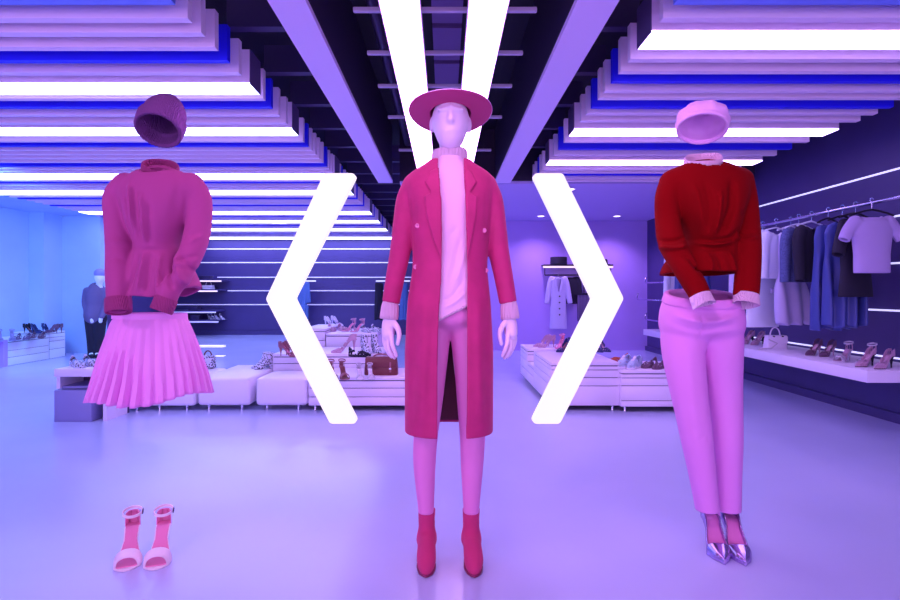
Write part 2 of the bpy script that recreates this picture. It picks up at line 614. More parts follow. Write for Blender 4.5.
Yc = lambda py: 1.32 * F / (CY - py)
bank('left', -6.05, -1.24, 5.13, 13.75,
     [(Yc(84), Yc(95)), (Yc(129), Yc(136)), (Yc(174.5), Yc(179.5)), (Yc(191), Yc(195)), (Yc(212), Yc(214.4)), (Yc(221), Yc(223)), (Yc(229), Yc(231)), (Yc(237.3), Yc(239.4))],
     [Yc(62), Yc(108), Yc(146.5), Yc(166.5), Yc(183), Yc(199), Yc(206), Yc(217), Yc(226), Yc(234)], [(2.36, 2.53)], M['lamp_left'], (2.675, 2.822, 2.987, 3.33, 3.775, 4.118, 4.315, 4.83))
bank('right', 1.05, 3.2, 4.85, 6.6,
     [(Yc(32), Yc(50)), (Yc(129.5), Yc(136.5)), (Yc(161), Yc(165.3))],
     [Yc(82.5), Yc(108), Yc(149.5), Yc(175.5)], [(2.36, 2.53)], M['lamp_right'], (2.67, 3.14, 3.31, 3.63, 3.76, 4.09, 4.26))

# ------------------------------------------------------------------ downlights in the soffit
for px, py, lab in ((541, 216, 'small round downlight in the soffit above the black hat on its shelf'),
                    (570, 189, 'small round downlight nearest the end of the right baffles'),
                    (617, 216, 'small round downlight in the soffit nearest the dark right wall')):
    y = Yc(py); x = (px - CX) * y / F
    r = empty('downlight', (x, y, 2.4), lab, 'downlight', 'downlights in the soffit')
    T = Matrix.Translation((x, y, 2.4))
    MB().lathe([(.075, 0), (.075, -.006), (.058, -.008), (.055, 0)], 24, T).build('rim', M['white'], r, smooth=True)
    MB().lathe([(.055, -.003), (.03, -.005), (.001, -.006)], 24, T).build('lens', M['down'], r, smooth=True)

# ------------------------------------------------------------------ glowing lines in the walls
for i, z in enumerate((2.1, 1.71, 1.32, .925, .53)):
    o = box('wall_light_line', (3.742, 1.5, z - .0075), (3.752, 7.4 if z != .53 else 6.75, z + .0075), M['led'])
    tag(o, ordw(i) + ' glowing line from the top on the dark right wall', 'light line', 'glowing lines on the right wall')
for i, py in enumerate((249, 262.6, 277.3, 290.7, 304.6)):
    z = CH - (py - CY) * 13.9 / F
    xl = (-6.9, -6.9, -5.75, -5.49, -6.9)[i]
    o = box('wall_light_line', (xl, 13.885, z - .012), (-.5, 13.905, z + .012), M['led_dim'])
    tag(o, ordw(i) + ' glowing line from the top on the dark left back wall', 'light line', 'glowing lines on the left back wall')

# ------------------------------------------------------------------ the two glowing chevrons
def chevron(pts, lab, Y=2.45, t=.05):
    # rounded outline
    q = [P(x, y, Y) for x, y in pts]; out = []
    for i, p in enumerate(q):
        a = (q[i - 1] - p); b = (q[(i + 1) % len(q)] - p)
        r = .022
        ang = a.angle(b)
        d = min(r / math.tan(ang / 2), .03)
        s = p + a.normalized() * d; e = p + b.normalized() * d
        for k in range(6):
            u = k / 5
            out.append(s * (1 - u) ** 2 + p * 2 * u * (1 - u) + e * u * u)
    o = MB().prism([p for p in out], (0, 1, 0), t).build('chevron_sign', M['chev'])
    bv = o.modifiers.new('bevel', 'BEVEL'); bv.width = .006; bv.segments = 2; bv.limit_method = 'ANGLE'
    tag(o, lab, 'chevron', 'glowing chevrons beside the mannequin')
chevron([(324, 173), (357, 173), (294, 298.5), (358, 424), (330, 424), (265.5, 299)], 'glowing white chevron pointing at the pleated skirt outfit')
chevron([(532, 173), (563, 173), (624, 298.5), (560, 424), (531, 424), (593, 299)], 'glowing white chevron pointing at the red sweater outfit')

# ------------------------------------------------------------------ lights: soffit downlights and wall spots, plus added fills and keys
def area(name, loc, target, size, col, power, sy=None):
    l = bpy.data.lights.new(name, 'AREA'); l.energy = power; l.color = col; l.size = size
    if sy: l.shape = 'RECTANGLE'; l.size_y = sy
    o = bpy.data.objects.new(name, l); COL.objects.link(o); o.location = loc
    d = Vector(target) - Vector(loc); o.rotation_euler = d.to_track_quat('-Z', 'Y').to_euler()
    return o
area('front_pink_fill', (.1, -1.0, 2.6), (0, 2.3, .9), 1.2, (1, .3, .75), 10)  # added pink fill for the foreground
area('left_fin_fill', (-3.3, -1.6, 1.3), (-3.3, 4, 2.6), 1.6, (.85, .5, 1), 60)  # added fill behind the camera to brighten the baffle fronts
area('right_fin_fill', (2.3, -1.6, 1.3), (2.3, 4, 2.6), 1.6, (.85, .5, 1), 45)  # same added fill for the right bank of baffles
def spot(name, loc, target, col, power, deg=70, blend=.8, r=.06):
    l = bpy.data.lights.new(name, 'SPOT'); l.energy = power; l.color = col; l.spot_size = math.radians(deg); l.spot_blend = blend; l.shadow_soft_size = r
    o = bpy.data.objects.new(name, l); COL.objects.link(o); o.location = loc
    d = Vector(target) - Vector(loc); o.rotation_euler = d.to_track_quat('-Z', 'Y').to_euler()
spot('left_key_spot', (-2.9, .5, 2.6), (-1.15, 2.25, 1.1), (1, .42, .95), 85, 50)  # three added key lights on the foreground figures, unseen, no fixtures
spot('right_key_spot', (-.3, .1, 2.6), (1.08, 2.3, 1.0), (1, .42, .95), 72, 50)
spot('middle_key_spot', (-1.0, -.1, 2.6), (0, 2.2, 1.0), (1, .36, .85), 42, 50)
for px, py in ((541, 216), (570, 189), (617, 216)):
    y = Yc(py); x = (px - CX) * y / F
    spot('soffit_spot', (x, y, 2.38), (x, y + .4, 0), (.62, .36, 1), 90, 120)
spot('left_blue_spot', (-4.6, 5.4, 2.36), (-6.7, 9.2, .7), (.13, .50, 1), 430, 75, .9, .2)
spot('wall_spot', (2.9, 4.6, 2.55), (3.75, 4.6, 2.0), (.16, .32, 1), 130, 100)
spot('rear_left_spot', (-3.2, 10.5, 2.5), (-3.4, 13.9, .9), (.2, .25, 1), 160, 110)
# ================================================================== cloth and skin materials
M['skin'] = mat('mannequin shell', (.86, .70, .92), rough=.42)
M['velvet'] = mat('raspberry velvet', (.53, .018, .165), rough=.75, sheen=.35, bump='noise', bscale=60, bstr=.2, var=.16, pscale=14)
M['felt'] = mat('raspberry felt', (.50, .035, .19), rough=.85, sheen=.3, bump='noise', bscale=400, bstr=.15)
M['ribbon'] = mat('dark ribbon', (.30, .015, .11), rough=.5)
M['knit_pink'] = mat('pale pink knit', (.86, .56, .84), rough=.85, bump='rib', bscale=70, bstr=.25)
M['rib_pink'] = mat('pale pink rib', (.88, .60, .84), rough=.85, bump='rib', bscale=55, bstr=.9)
M['legging'] = mat('pink stretch cloth', (.80, .25, .60), rough=.7, bump='noise', bscale=300, bstr=.1)
M['suede'] = mat('raspberry suede', (.55, .03, .16), rough=.85, sheen=.3, bump='noise', bscale=150, bstr=.2)
M['suede_sole'] = mat('dark raspberry sole', (.25, .015, .09), rough=.6)
M['button'] = mat('rosy horn button', (.75, .2, .45), rough=.3)
M['sweat_mag'] = mat('magenta sweatshirt', (.40, .05, .24), rough=.85, sheen=.15, bump='noise', bscale=350, bstr=.15)
M['rib_mag'] = mat('magenta rib', (.35, .035, .19), rough=.85, bump='rib', bscale=60, bstr=.8)
M['beanie'] = mat('purple knit', (.26, .075, .33), rough=.9, bump='rib', bscale=70, bstr=1.0)
M['pleat'] = mat('pink pleated cloth', (.82, .30, .78), rough=.65, sheen=.1)
M['red'] = mat('red knit', (.205, .0, .002), rough=.95, spec=.12, bump='noise', bscale=300, bstr=.15)
M['beret'] = mat('pale pink beret cloth', (.80, .45, .84), rough=.75, bump='noise', bscale=200, bstr=.15)
M['slack'] = mat('pink suiting', (.72, .27, .72), rough=.7, bump='noise', bscale=400, bstr=.1)
M['metallic'] = mat('mirror lilac leather', (.48, .36, .68), rough=.2, metal=.9)
M['insole'] = mat('pink insole', (.85, .25, .50), rough=.5)
M['insole_p'] = mat('magenta insole', (.70, .20, .55), rough=.45)
M['strap_white'] = mat('white strap leather', (.9, .75, .85), rough=.35)
M['buckle'] = mat('dark buckle', (.08, .03, .12), rough=.3, metal=.6)

# ================================================================== mannequin
Y0 = 2.2
man = empty('mannequin', (0.02, Y0, 0), 'pale faceless mannequin in raspberry coat and wide hat standing between the chevrons', 'mannequin')
MX = 899                                          # mirror line of the figure (sum of the two sides, px)
G = Grid((-.30, Y0 - .2, 0.0), (.34, Y0 + .2, 1.9), .0045)
V = G.full()
hz = lambda y: P(0, y, Y0).z
hx = lambda x: P(x, 0, Y0).x
ell(G, V, (hx(450.5), Y0 + .005, hz(120)), (.0735, .094, .094), .0)
ell(G, V, (hx(450.5), Y0 - .03, hz(137.5)), (.050, .062, .063), .035)
chain(G, V, [(hx(450.3), Y0 - .088, hz(114), .006), (hx(450.3), Y0 - .097, hz(122), .008), (hx(450.3), Y0 - .100, hz(127), .0105)], .018)
for s in (-1, 1):
    ell(G, V, (hx(450.4 + s * 8), Y0 - .115, hz(120.5)), (.020, .016, .013), .016, neg=True)
    ell(G, V, (hx(450.5 + s * 19.0), Y0 + .015, hz(124)), (.009, .020, .030), .008)
    chain(G, V, [(hx(450.4 + s * 4), Y0 - .088, hz(115.8), .006), (hx(450.4 + s * 12), Y0 - .078, hz(116.2), .005)], .012)
ell(G, V, (hx(450.4), Y0 - .083, hz(136.5)), (.018, .010, .007), .012)
chain(G, V, [(hx(450), Y0 + .03, hz(144), .041), (hx(450), Y0 + .02, hz(172), .052)], .015)
T = loft(G, prow([(170, 437, 463, .05), (178, 416, 484, .07), (200, 422, 478, .085), (245, 427, 473, .08), (270, 430, 470, .078),
                  (300, 426, 475, .08), (320, 428, 473, .07), (332, 432, 469, .05)], Y0))
T = np.maximum(T, np.maximum(G.Z - hz(171), hz(328) - G.Z))
V = smin(V, T, .03)
for s in (-1, 1):
    mx = (lambda x: x) if s < 0 else (lambda x: MX - x)
    def pc(l): return pch([(mx(a), b, c, d) for a, b, c, d in l], Y0)
    chain(G, V, pc([(417, 186, 0, .038), (408, 200, 0, .032), (404.5, 220, 0, .030), (400.5, 250, 0, .028), (395, 280, -.01, .027), (391, 305, -.015, .0225), (390, 318, -.018, .021)]), .02)
    chain(G, V, pc([(390, 316, -.018, .021), (388.5, 324, -.02, .026), (388, 333, -.02, .026)]), .008)
    for k, l in enumerate(([(391, 334, -.040, .0105), (392, 344, -.052, .0092), (394.5, 351, -.052, .0085), (396.5, 356, -.046, .0072)],
                           [(388.5, 336, -.024, .0105), (388.6, 347, -.034, .0092), (391.5, 354, -.032, .0085), (394.5, 358, -.026, .0072)],
                           [(386, 336, -.006, .010), (385.8, 346, -.013, .009), (388.5, 353, -.010, .0082), (391.5, 357, -.004, .0070)],
                           [(384.5, 333, .010, .0092), (383.8, 341, .008, .0082), (385.5, 347, .011, .0074), (388, 351, .015, .0064)])):
        chain(G, V, pc(l), .004)
    chain(G, V, pc([(392, 320, -.028, .013), (397.5, 328, -.046, .0115), (399.2, 335, -.054, .0098), (397.6, 344, -.056, .0080)]), .006)
    chain(G, V, pc([(437, 325, 0, .05), (432, 380, 0, .046), (426, 437, 0, .038), (427, 500, .03, .026), (427, 535, .04, .025)]), .02)
    xx = -.073 if s < 0 else .109
    chain(G, V, [(xx, Y0 + .04, .075, .024), (xx, Y0 - .06, .034, .022), (xx, Y0 - .095, .026, .014)], .015)
sdf_obj('body', G, V, M['skin'], man)

# -- turtleneck sweater
Gs = Grid((-.30, Y0 - .17, hz(330)), (.34, Y0 + .17, hz(145)), .005)
V = loft(Gs, prow([(140, 437, 463, .06), (163, 436.5, 464, .062), (171, 428, 474, .075), (179, 414, 486, .088), (200, 416, 484, .105), (230, 421, 480, .108),
                   (260, 423, 478, .105), (290, 419, 482, .108), (325, 417, 484, .112), (345, 417, 484, .112)], Y0))
for s in (-1, 1):
    mx = (lambda x: x) if s < 0 else (lambda x: MX - x)
    chain(Gs, V, pch([(mx(415), 187, 0, .036), (mx(408), 200, 0, .036), (mx(404.5), 220, 0, .034), (mx(400.5), 250, 0, .031), (mx(394.8), 280, -.01, .0285), (mx(391), 305, -.015, .028), (mx(390.5), 312, -.016, .028)], Y0), .02)
folds(Gs, V, Y0 - .1, [([(462, 232), (455, 262), (447, 292)], .009, .006), ([(466, 246), (460, 270), (455, 284)], .008, -.006),
                       ([(441, 300), (452, 296), (466, 276)], .006, .005), ([(441, 309), (455, 302), (468, 290)], .006, -.006),
                       ([(440, 186), (452, 192), (464, 190)], .008, .003), ([(442, 255), (450, 236), (460, 225)], .01, .003)])
hem = np.clip(hz(320) + (Gs.X - hx(438)) * (15 / 30.), hz(324), hz(303))
V = np.maximum(V, np.where(Gs.Y < Y0, hem, hz(318)) - Gs.Z)
V = np.maximum(V, Gs.Z - hz(158))
sw = sdf_obj('turtleneck_sweater', Gs, shell(V, .012), M['knit_pink'], man)
hb = MB()
for k in range(1):
    pts = []
    for i in range(24):
        x = hx(438 + 30.5 * i / 23); z = float(np.clip(hz(320) + (x - hx(438)) * .5, hz(324), hz(303)))
        yf = front_y(Gs, V, x, z + .02)
        pts.append(Vector((x, (yf or Y0 - .1) - .001, z + .004)))
    hb.tube(pts, .006, 8)
hb.build('hem', M['rib_pink'], sw, smooth=True)
mb = MB()
Tn = Matrix.Translation((hx(449.6), Y0 + .012, 0))
mb.lathe([(.060, hz(170)), (.0665, hz(164)), (.071, hz(161)), (.073, hz(157)), (.0715, hz(152.5)), (.0665, hz(150)), (.0625, hz(150.5)), (.061, hz(156)), (.058, hz(168))], 64, Tn, closed=True,
         mod=lambda p, a, i: Vector((p.x * (1 + .008 * math.sin(a * 28)), p.y * .95 * (1 + .008 * math.sin(a * 28)), p.z + .004 * math.sin(a * 1 + 2))))
mb.build('collar', M['rib_pink'], sw, smooth=True, sharp=60)
for s in (-1, 1):
    mx = (lambda x: x) if s < 0 else (lambda x: MX - x)
    A = P(mx(390.8), 301.5, Y0); B = P(mx(389.3), 319, Y0)
    A.y = Y0 - .015; B.y = Y0 - .018
    d = (B - A); L = d.length
    Q = Matrix.Translation(A) @ d.to_track_quat('Z', 'Y').to_matrix().to_4x4()
    MB().lathe([(.026, 0), (.030, 0), (.0345, L * .3), (.0365, L * .8), (.0365, L * .97), (.034, L), (.029, L), (.028, L * .8), (.024, L * .1)], 56, Q, closed=True,
               mod=lambda p, a, i: Vector((p.x * (1 + .012 * math.sin(a * 22)), p.y * (1 + .012 * math.sin(a * 22)), p.z))).build('cuff', M['rib_pink'], sw, smooth=True, sharp=60)

# -- trousers
Gt = Grid((-.16, Y0 - .17, hz(520)), (.20, Y0 + .18, hz(300)), .005)
V = loft(Gt, prow([(290, 424, 477, .09), (310, 420, 481, .098), (320, 418.5, 483, .1), (327, 428, 473, .075), (333, 440, 462, .03)], Y0))
V = smax(V, hz(332) - Gt.Z, .02)
La = Gt.full(); Lb = Gt.full()
chain(Gt, La, pch([(434.5, 316, 0, .070), (433, 335, 0, .070), (430.5, 370, 0, .064), (428.5, 400, 0, .0575), (425.6, 437, 0, .0485), (424.5, 465, .01, .0445), (426, 508, .03, .032), (426.5, 530, .04, .030)], Y0), .0)
chain(Gt, Lb, pch([(467, 316, 0, .070), (468, 335, 0, .070), (470.5, 370, 0, .064), (471.5, 400, 0, .0585), (472.5, 437, 0, .0505), (472, 465, .01, .045), (471.3, 508, .03, .032), (471, 530, .04, .030)], Y0), .0)
V = smin(V, smin(La, Lb, .006), .02)
V = np.maximum(V, hz(516) - Gt.Z)
V = np.maximum(V, Gt.Z - hz(303))
folds(Gt, V, Y0 - .08, [([(452, 324), (447, 345), (446, 360)], .006, .004), ([(455, 324), (460, 340)], .006, .004), ([(420, 495), (428, 499), (434, 496)], .005, .003), ([(418, 445), (424, 452), (434, 448)], .008, .003)])
sdf_obj('trousers', Gt, V, M['legging'], man)

# -- coat
Gc = Grid((-.32, Y0 - .2, .505), (.36, Y0 + .2, hz(158)), .005)
V = loft(Gc, prow([(150, 434, 466, .062), (163, 431, 470, .070), (168, 419, 481, .082), (174, 408, 491.5, .092), (184, 404, 495, .104), (200, 406.5, 493, .122), (225, 411, 489.5, .128), (250, 413, 487.5, .125),
                   (270, 412.5, 487, .124), (303, 407.5, 490.5, .13), (350, 405, 493, .136), (400, 405, 493, .142), (440, 405, 492.5, .146), (470, 405, 492, .148)], Y0), n=2.4)
Q = {}
for s in (-1, 1):
    mx = (lambda x: x) if s < 0 else (lambda x: MX - x)
    c = pch([(mx(413.5), 187, 0, .046), (mx(408), 200, 0, .0465), (mx(404.5), 220, 0, .0445), (mx(400.5), 250, 0, .0415), (mx(394.8), 280, -.01, .0375), (mx(390.8), 303, -.015, .035), (mx(390.3), 306, -.016, .034)], Y0)
    Q[s] = c
    chain(Gc, V, c, .012)
folds(Gc, V, Y0 - .1, [([(414, 190), (414.5, 220), (412, 250)], .006, .006), ([(486, 190), (486, 220), (489, 250)], .006, .006),
                       ([(392, 262), (400, 258), (410, 259)], .006, .004), ([(508, 262), (500, 258), (490, 259)], .006, .004),
                       ([(399, 208), (406, 204), (413, 206)], .007, .003), ([(500, 208), (493, 204), (487, 206)], .007, .003),
                       ([(394, 285), (400, 281), (404, 283)], .006, .003), ([(505, 285), (498, 281), (495, 283)], .006, .003),
                       ([(425, 290), (424, 350), (420, 430)], .02, -.006), ([(478, 290), (479, 350), (482, 430)], .02, -.006),
                       ([(414, 300), (412, 370), (411, 432)], .014, .005), ([(487, 300), (487, 370), (487, 432)], .014, .005), ([(432, 330), (430, 400), (431, 436)], .012, .004)])
solid = V
Vc = shell(V, .011)
for s in (-1, 1): Vc = cut_end(Gc, Vc, Q[s][-2], Q[s][-3], .07)
op = poly2d(Gc, [(438, 150), (438, 168), (441.5, 200), (442.3, 230), (441.3, 280), (438.5, 320), (437.5, 380), (437.3, 480), (465.3, 480), (467, 380), (467.5, 270), (466, 220), (465.5, 200), (464, 168), (464, 150)], 2.07)
Vc = np.maximum(Vc, -np.maximum(op, Gc.Y - (Y0 - .01)))
Vc = np.maximum(Vc, .527 - Gc.Z)
neck = (((Gc.X - hx(449.6)) / .07) ** 2 + ((Gc.Y - Y0 - .01) / .07) ** 2) ** .5 - 1
Vc = np.maximum(Vc, -np.maximum(neck * .07, hz(176) - Gc.Z))
Vc = np.maximum(Vc, Gc.Z - hz(161))
coat = sdf_obj('coat', Gc, Vc, M['velvet'], man)
Li = np.maximum(solid + .0115, -(solid + .017))
for s in (-1, 1): Li = cut_end(Gc, Li, Q[s][-2], Q[s][-3], .07)
Li = np.maximum(Li, -np.maximum(op - .006, Gc.Y - (Y0 - .01)))
Li = np.maximum(Li, np.maximum(.535 - Gc.Z, Gc.Z - hz(300)))
M['lining'] = mat('dark wine lining', (.10, .006, .03), rough=.6)
sdf_obj('lining', Gc, Li, M['lining'], coat)
for pl in ([(439, 166), (430, 170), (424.5, 182), (431, 193), (424, 196), (426, 215), (433, 240), (441.5, 262), (442, 230), (441, 200)],
           [(464, 166), (472, 170), (477, 182), (470, 193), (477.5, 196), (476.5, 215), (472, 240), (467.3, 262), (466, 230), (465.5, 200)]):
    pd = poly2d(Gc, pl, 2.09)
    lp = np.maximum(np.maximum(solid - .009, -(solid + .001)), np.maximum(pd, Gc.Y - (Y0 - .02)))
    sdf_obj('lapel', Gc, lp, M['velvet'], coat)
Vk = Gc.full()
chain(Gc, Vk, [(hx(433.5), Y0 - .055, hz(171), .010), (hx(430.5), Y0 - .01, hz(166), .013), (hx(435), Y0 + .055, hz(163), .014), (hx(450), Y0 + .083, hz(162), .014),
               (hx(465), Y0 + .055, hz(163), .014), (hx(469.5), Y0 - .01, hz(166), .013), (hx(466.5), Y0 - .055, hz(171), .010)], 0)
sdf_obj('collar', Gc, Vk, M['velvet'], coat)
for px, py in ((417.2, 225.5), (415.2, 266.5), (484.5, 230), (487, 270)):
    x = (px - CX) * 2.1 / F; z = CH - (py - CY) * 2.1 / F
    yf = front_y(Gc, solid, x, z) or Y0 - .09
    B_ = Matrix.Translation((x, yf - .001, z)) @ Matrix.Rotation(PI / 2, 4, 'X')
    MB().lathe([(.001, .005), (.004, .005), (.006, .0065), (.0085, .006), (.0095, .003), (.009, -.004), (.001, -.004)], 20, B_).build('button', M['button'], coat, smooth=True)

# -- hat
HT = Matrix.Translation((hx(450.5), Y0 + .005, hz(113.5))) @ Matrix.Rotation(math.radians(-13), 4, 'X')
def hmod(p, a, i):
    q = p.copy()
    if q.z > .055:
        q.x *= 1 - .10 * max(0, -math.sin(a)); q.z -= .022 * math.exp(-(q.x / .03) ** 2) * .7
    if math.hypot(q.x, q.y) > .1: q.z += .010 * abs(math.cos(a)) ** 2 - .003
    return q
hat = MB().lathe([(.001, .082), (.035, .085), (.056, .080), (.074, .066), (.084, .04), (.087, .012), (.095, .004), (.13, .003), (.160, .006), (.1655, .0075), (.1665, .005), (.1650, .003), (.160, .001), (.13, -.002), (.095, -.002), (.083, -.002), (.080, .04), (.070, .062), (.05, .075), (.001, .077)],
                 72, HT, mod=hmod).build('hat', M['felt'], man, smooth=True)
MB().lathe([(.0885, .010), (.0875, .036), (.0855, .036), (.086, .010)], 64, HT, closed=True).build('ribbon', M['ribbon'], hat, smooth=True)
r_ = MB().lathe([(.168, .0045), (.1665, .008), (.1648, .0075), (.166, .0045)], 72, HT, closed=True, mod=hmod)
r_.build('brim_edge', M['beret'], hat, smooth=True)

# -- ankle boots
for s, tx, axx in ((-1, -.0725, -.0745), (1, .1115, .1065)):
    Gb = Grid((min(tx, axx) - .06, 2.05, 0), (max(tx, axx) + .06, 2.34, .22), .0035)
    V = Gb.full()
    chain(Gb, V, [(axx, 2.245, .235, .0365), (axx, 2.243, .17, .0345), (axx, 2.243, .11, .033), (axx, 2.236, .075, .036)], 0)
    chain(Gb, V, [(axx, 2.245, .082, .036), (axx * .5 + tx * .5, 2.19, .070, .036), (tx, 2.135, .040, .037), (tx, 2.105, .025, .027), (tx, 2.093, .018, .017)], .022)
    zs = .055 * np.clip((Gb.Y - 2.13) / .09, 0, 1) + .008
    V = smax(V, zs - Gb.Z, .006)
    folds(Gb, V, 2.2, [([(-10, 0), (-9, 0)], .01, 0)])
    V = np.maximum(V, Gb.Z - .198 - (2.245 - Gb.Y) * .15)
    top = np.sqrt((Gb.X - axx) ** 2 + (Gb.Y - 2.245) ** 2) - .031
    V = np.maximum(V, -np.maximum(top, .15 - Gb.Z))
    b = sdf_obj('ankle_boot', Gb, V, M['suede'], man)
    S = Gb.full()
    chain(Gb, S, [(axx, 2.25, .03, .034), (axx * .5 + tx * .5, 2.19, .03, .030), (tx, 2.135, .03, .037), (tx, 2.105, .03, .028), (tx, 2.093, .03, .016)], 0)
    d2 = None
    S2 = np.maximum(np.maximum(np.sqrt((Gb.X - (tx + (axx - tx) * np.clip((Gb.Y - 2.1) / .14, 0, 1))) ** 2) - np.interp(Gb.Y, [2.072, 2.08, 2.10, 2.14, 2.19, 2.25, 2.282], [.0, .013, .028, .038, .032, .034, .018]).astype(np.float32),
                               np.abs(Gb.Y - 2.176) - .104), np.maximum(Gb.Z - zs - .003, zs - .009 - Gb.Z))
    sdf_obj('sole', Gb, np.broadcast_to(S2, Gb.n), M['suede_sole'], b)
    MB().lathe([(.001, 0), (.021, 0), (.024, .03), (.030, .062), (.001, .064)], 28, Matrix.Translation((axx, 2.248, .0))).build('heel', M['suede'], b, smooth=True)

# ================================================================== beanie outfit (left)
YL = 2.25
lz = lambda y: P(0, y, YL).z
lx = lambda x: P(x, 0, YL).x
FOLD = 2.3; FWID = 1.35
# sweater
G = Grid((lx(98), YL - .24, lz(322)), (lx(220), YL + .18, lz(152)), .005)
V = loft(G, prow([(150, 145, 177, .062), (168, 144, 178, .066), (174, 134, 188, .08), (180, 122, 199, .095), (190, 117, 203, .11), (205, 121, 199, .122), (225, 127, 191, .12), (242, 134, 183, .105), (249, 135, 182, .098),
                  (258, 132, 188, .108), (272, 128, 196, .13), (286, 125, 202, .142), (300, 123, 205, .146), (320, 122, 207, .15)], YL))
C1 = pch([(127, 187, -.01, .058), (117, 199, -.01, .052), (118.5, 225, -.02, .052), (119, 250, -.05, .050), (118, 272, -.09, .047), (118.3, 296, -.12, .044), (118.5, 311, -.135, .046), (118.6, 314, -.138, .046)], YL)
C2 = pch([(190, 187, -.01, .058), (199, 200, -.01, .050), (198.5, 225, -.02, .050), (194, 245, -.05, .050), (184, 268, -.10, .046), (170, 291, -.14, .041), (161.5, 310, -.155, .041), (160.5, 313, -.158, .041)], YL)
chain(G, V, C1, .016); chain(G, V, C2, .016)
folds(G, V, YL - .1, [([(136, 186), (138, 210), (141, 246)], .008, .008), ([(144, 190), (145, 215), (146, 246)], .007, -.007), ([(152, 200), (151, 225), (150, 247)], .006, .006),
                      ([(177, 182), (172, 215), (165, 246)], .009, .008), ([(186, 192), (180, 215), (172, 244)], .008, -.009), ([(193, 200), (186, 222), (176, 246)], .007, .007),
                      ([(130, 180), (131, 200), (133, 232)], .009, -.008), ([(126, 190), (129, 215), (131, 235)], .007, .008),
                      ([(110, 230), (118, 236), (129, 232)], .006, .005), ([(108, 243), (118, 241), (128, 246)], .007, -.006), ([(110, 262), (118, 258), (128, 262)], .006, .004), ([(108, 200), (114, 210), (122, 214)], .007, .004),
                      ([(205, 222), (196, 232), (186, 236)], .007, .006), ([(206, 240), (198, 236), (188, 245)], .006, -.006), ([(200, 255), (190, 258), (178, 262)], .006, .004), ([(192, 270), (182, 268), (174, 274)], .006, .004),
                      ([(138, 250), (137, 270), (132, 294)], .007, .008), ([(145, 250), (145, 270), (143, 296)], .007, -.007), ([(152, 250), (152, 272), (152, 297)], .007, .008), ([(160, 250), (162, 272), (166, 296)], .007, -.007),
                      ([(168, 250), (174, 272), (182, 292)], .007, .008), ([(176, 252), (184, 270), (193, 288)], .007, -.007), ([(181, 252), (192, 268), (201, 282)], .006, .007),
                      ([(136, 249), (158, 250), (181, 248)], .006, .008)])
Vs = shell(V, .018)
for c in (C1, C2): Vs = cut_end(G, Vs, c[-2], c[-3], .07)
hemz = np.interp(G.X, [lx(120), lx(132), lx(145), lx(170), lx(190), lx(203), lx(210)], [lz(288), lz(290), lz(295), lz(297), lz(290), lz(283), lz(278)])
hz1 = np.where(np.abs(G.X - lx(161)) < .18, hemz, hemz).astype(np.float32)
# the hem cuts the body only, not the forearms
arm = np.minimum(chain(G, G.full(), C1, 0), chain(G, G.full(), C2, 0))
Vs = np.maximum(Vs, -np.maximum(G.Z - hz1, .008 - arm))
ny, nx = G.Y - YL, G.X - lx(160.5)
ncol = np.sqrt(nx ** 2 + ny ** 2) - .085
Vs = np.maximum(Vs, -np.maximum(ncol, lz(171.5) + .70 * (.89 * ny - .45 * nx) - G.Z))
msw = sdf_obj('magenta_sweater', G, Vs, M['sweat_mag'], None, (lx(161), YL, lz(300)))
tag(msw, 'empty magenta mock neck sweater with peplum waist hanging above the pleated skirt', 'sweater')
Tn = Matrix.Translation((lx(160.5), YL, 0))
CT = Matrix.Translation((lx(160.5), YL, lz(166))) @ Matrix.Rotation(math.radians(27), 4, 'Z') @ Matrix.Rotation(math.radians(36), 4, 'X')
MB().lathe([(.066, -.044), (.071, -.030), (.0715, -.012), (.069, .002), (.064, .006), (.0605, .003), (.061, -.010), (.059, -.040)], 72, CT, closed=True,
           mod=lambda p, a, i: Vector((p.x * (1 + .006 * math.sin(a * 30)), p.y * .97, p.z + .003 * math.sin(a * 2 + 1)))).build('collar', M['rib_mag'], msw, smooth=True, sharp=60)
for c in (C1, C2):
    d = (Vector(c[-2][:3]) - Vector(c[-3][:3])).normalized(); Bq = Vector(c[-2][:3]) + d * .006; A = Bq - d * .055; d = Bq - A; L = d.length; r = c[-2][3]
    Q = Matrix.Translation(A) @ d.to_track_quat('Z', 'Y').to_matrix().to_4x4()
    MB().lathe([(r - .003, 0), (r + .003, 0), (r + .0045, L * .2), (r + .004, L * .9), (r + .002, L), (r - .003, L), (r - .006, L * .8), (r - .006, 0)], 56, Q, closed=True,
               mod=lambda p, a, i: Vector((p.x * (1 + .01 * math.sin(a * 26)), p.y * (1 + .01 * math.sin(a * 26)), p.z))).build('cuff', M['rib_mag'], msw, smooth=True, sharp=60)

# beanie
G = Grid((lx(130), YL - .13, lz(155)), (lx(193), YL + .13, lz(82)), .004)
BX, BZ = lx(161), lz(116)
def rotf(G, c, R):
    X = G.X - c[0]; Y = G.Y - c[1]; Z = G.Z - c[2]
    R = np.array(R)
    return (R[0, 0] * X + R[1, 0] * Y + R[2, 0] * Z, R[0, 1] * X + R[1, 1] * Y + R[2, 1] * Z, R[0, 2] * X + R[1, 2] * Y + R[2, 2] * Z)
Rb = (Matrix.Rotation(math.radians(27), 3, 'Z') @ Matrix.Rotation(math.radians(17), 3, 'Y') @ Matrix.Rotation(math.radians(-29), 3, 'X') @ Matrix.Rotation(math.radians(8), 3, 'Z'))
u, v, wv = rotf(G, (lx(161), YL + .01, lz(120)), Rb)
rr = np.interp(wv, [-.075, -.05, -.01, .0, .012, .05, .085, .115, .14, .155, .165], [.087, .092, .095, .095, .089, .086, .070, .047, .026, .012, .004]).astype(np.float32)
u, v, wv = u / .95, v / .95, wv / 1.10
rad = np.sqrt((u / 1.0) ** 2 + (v / 1.06) ** 2)
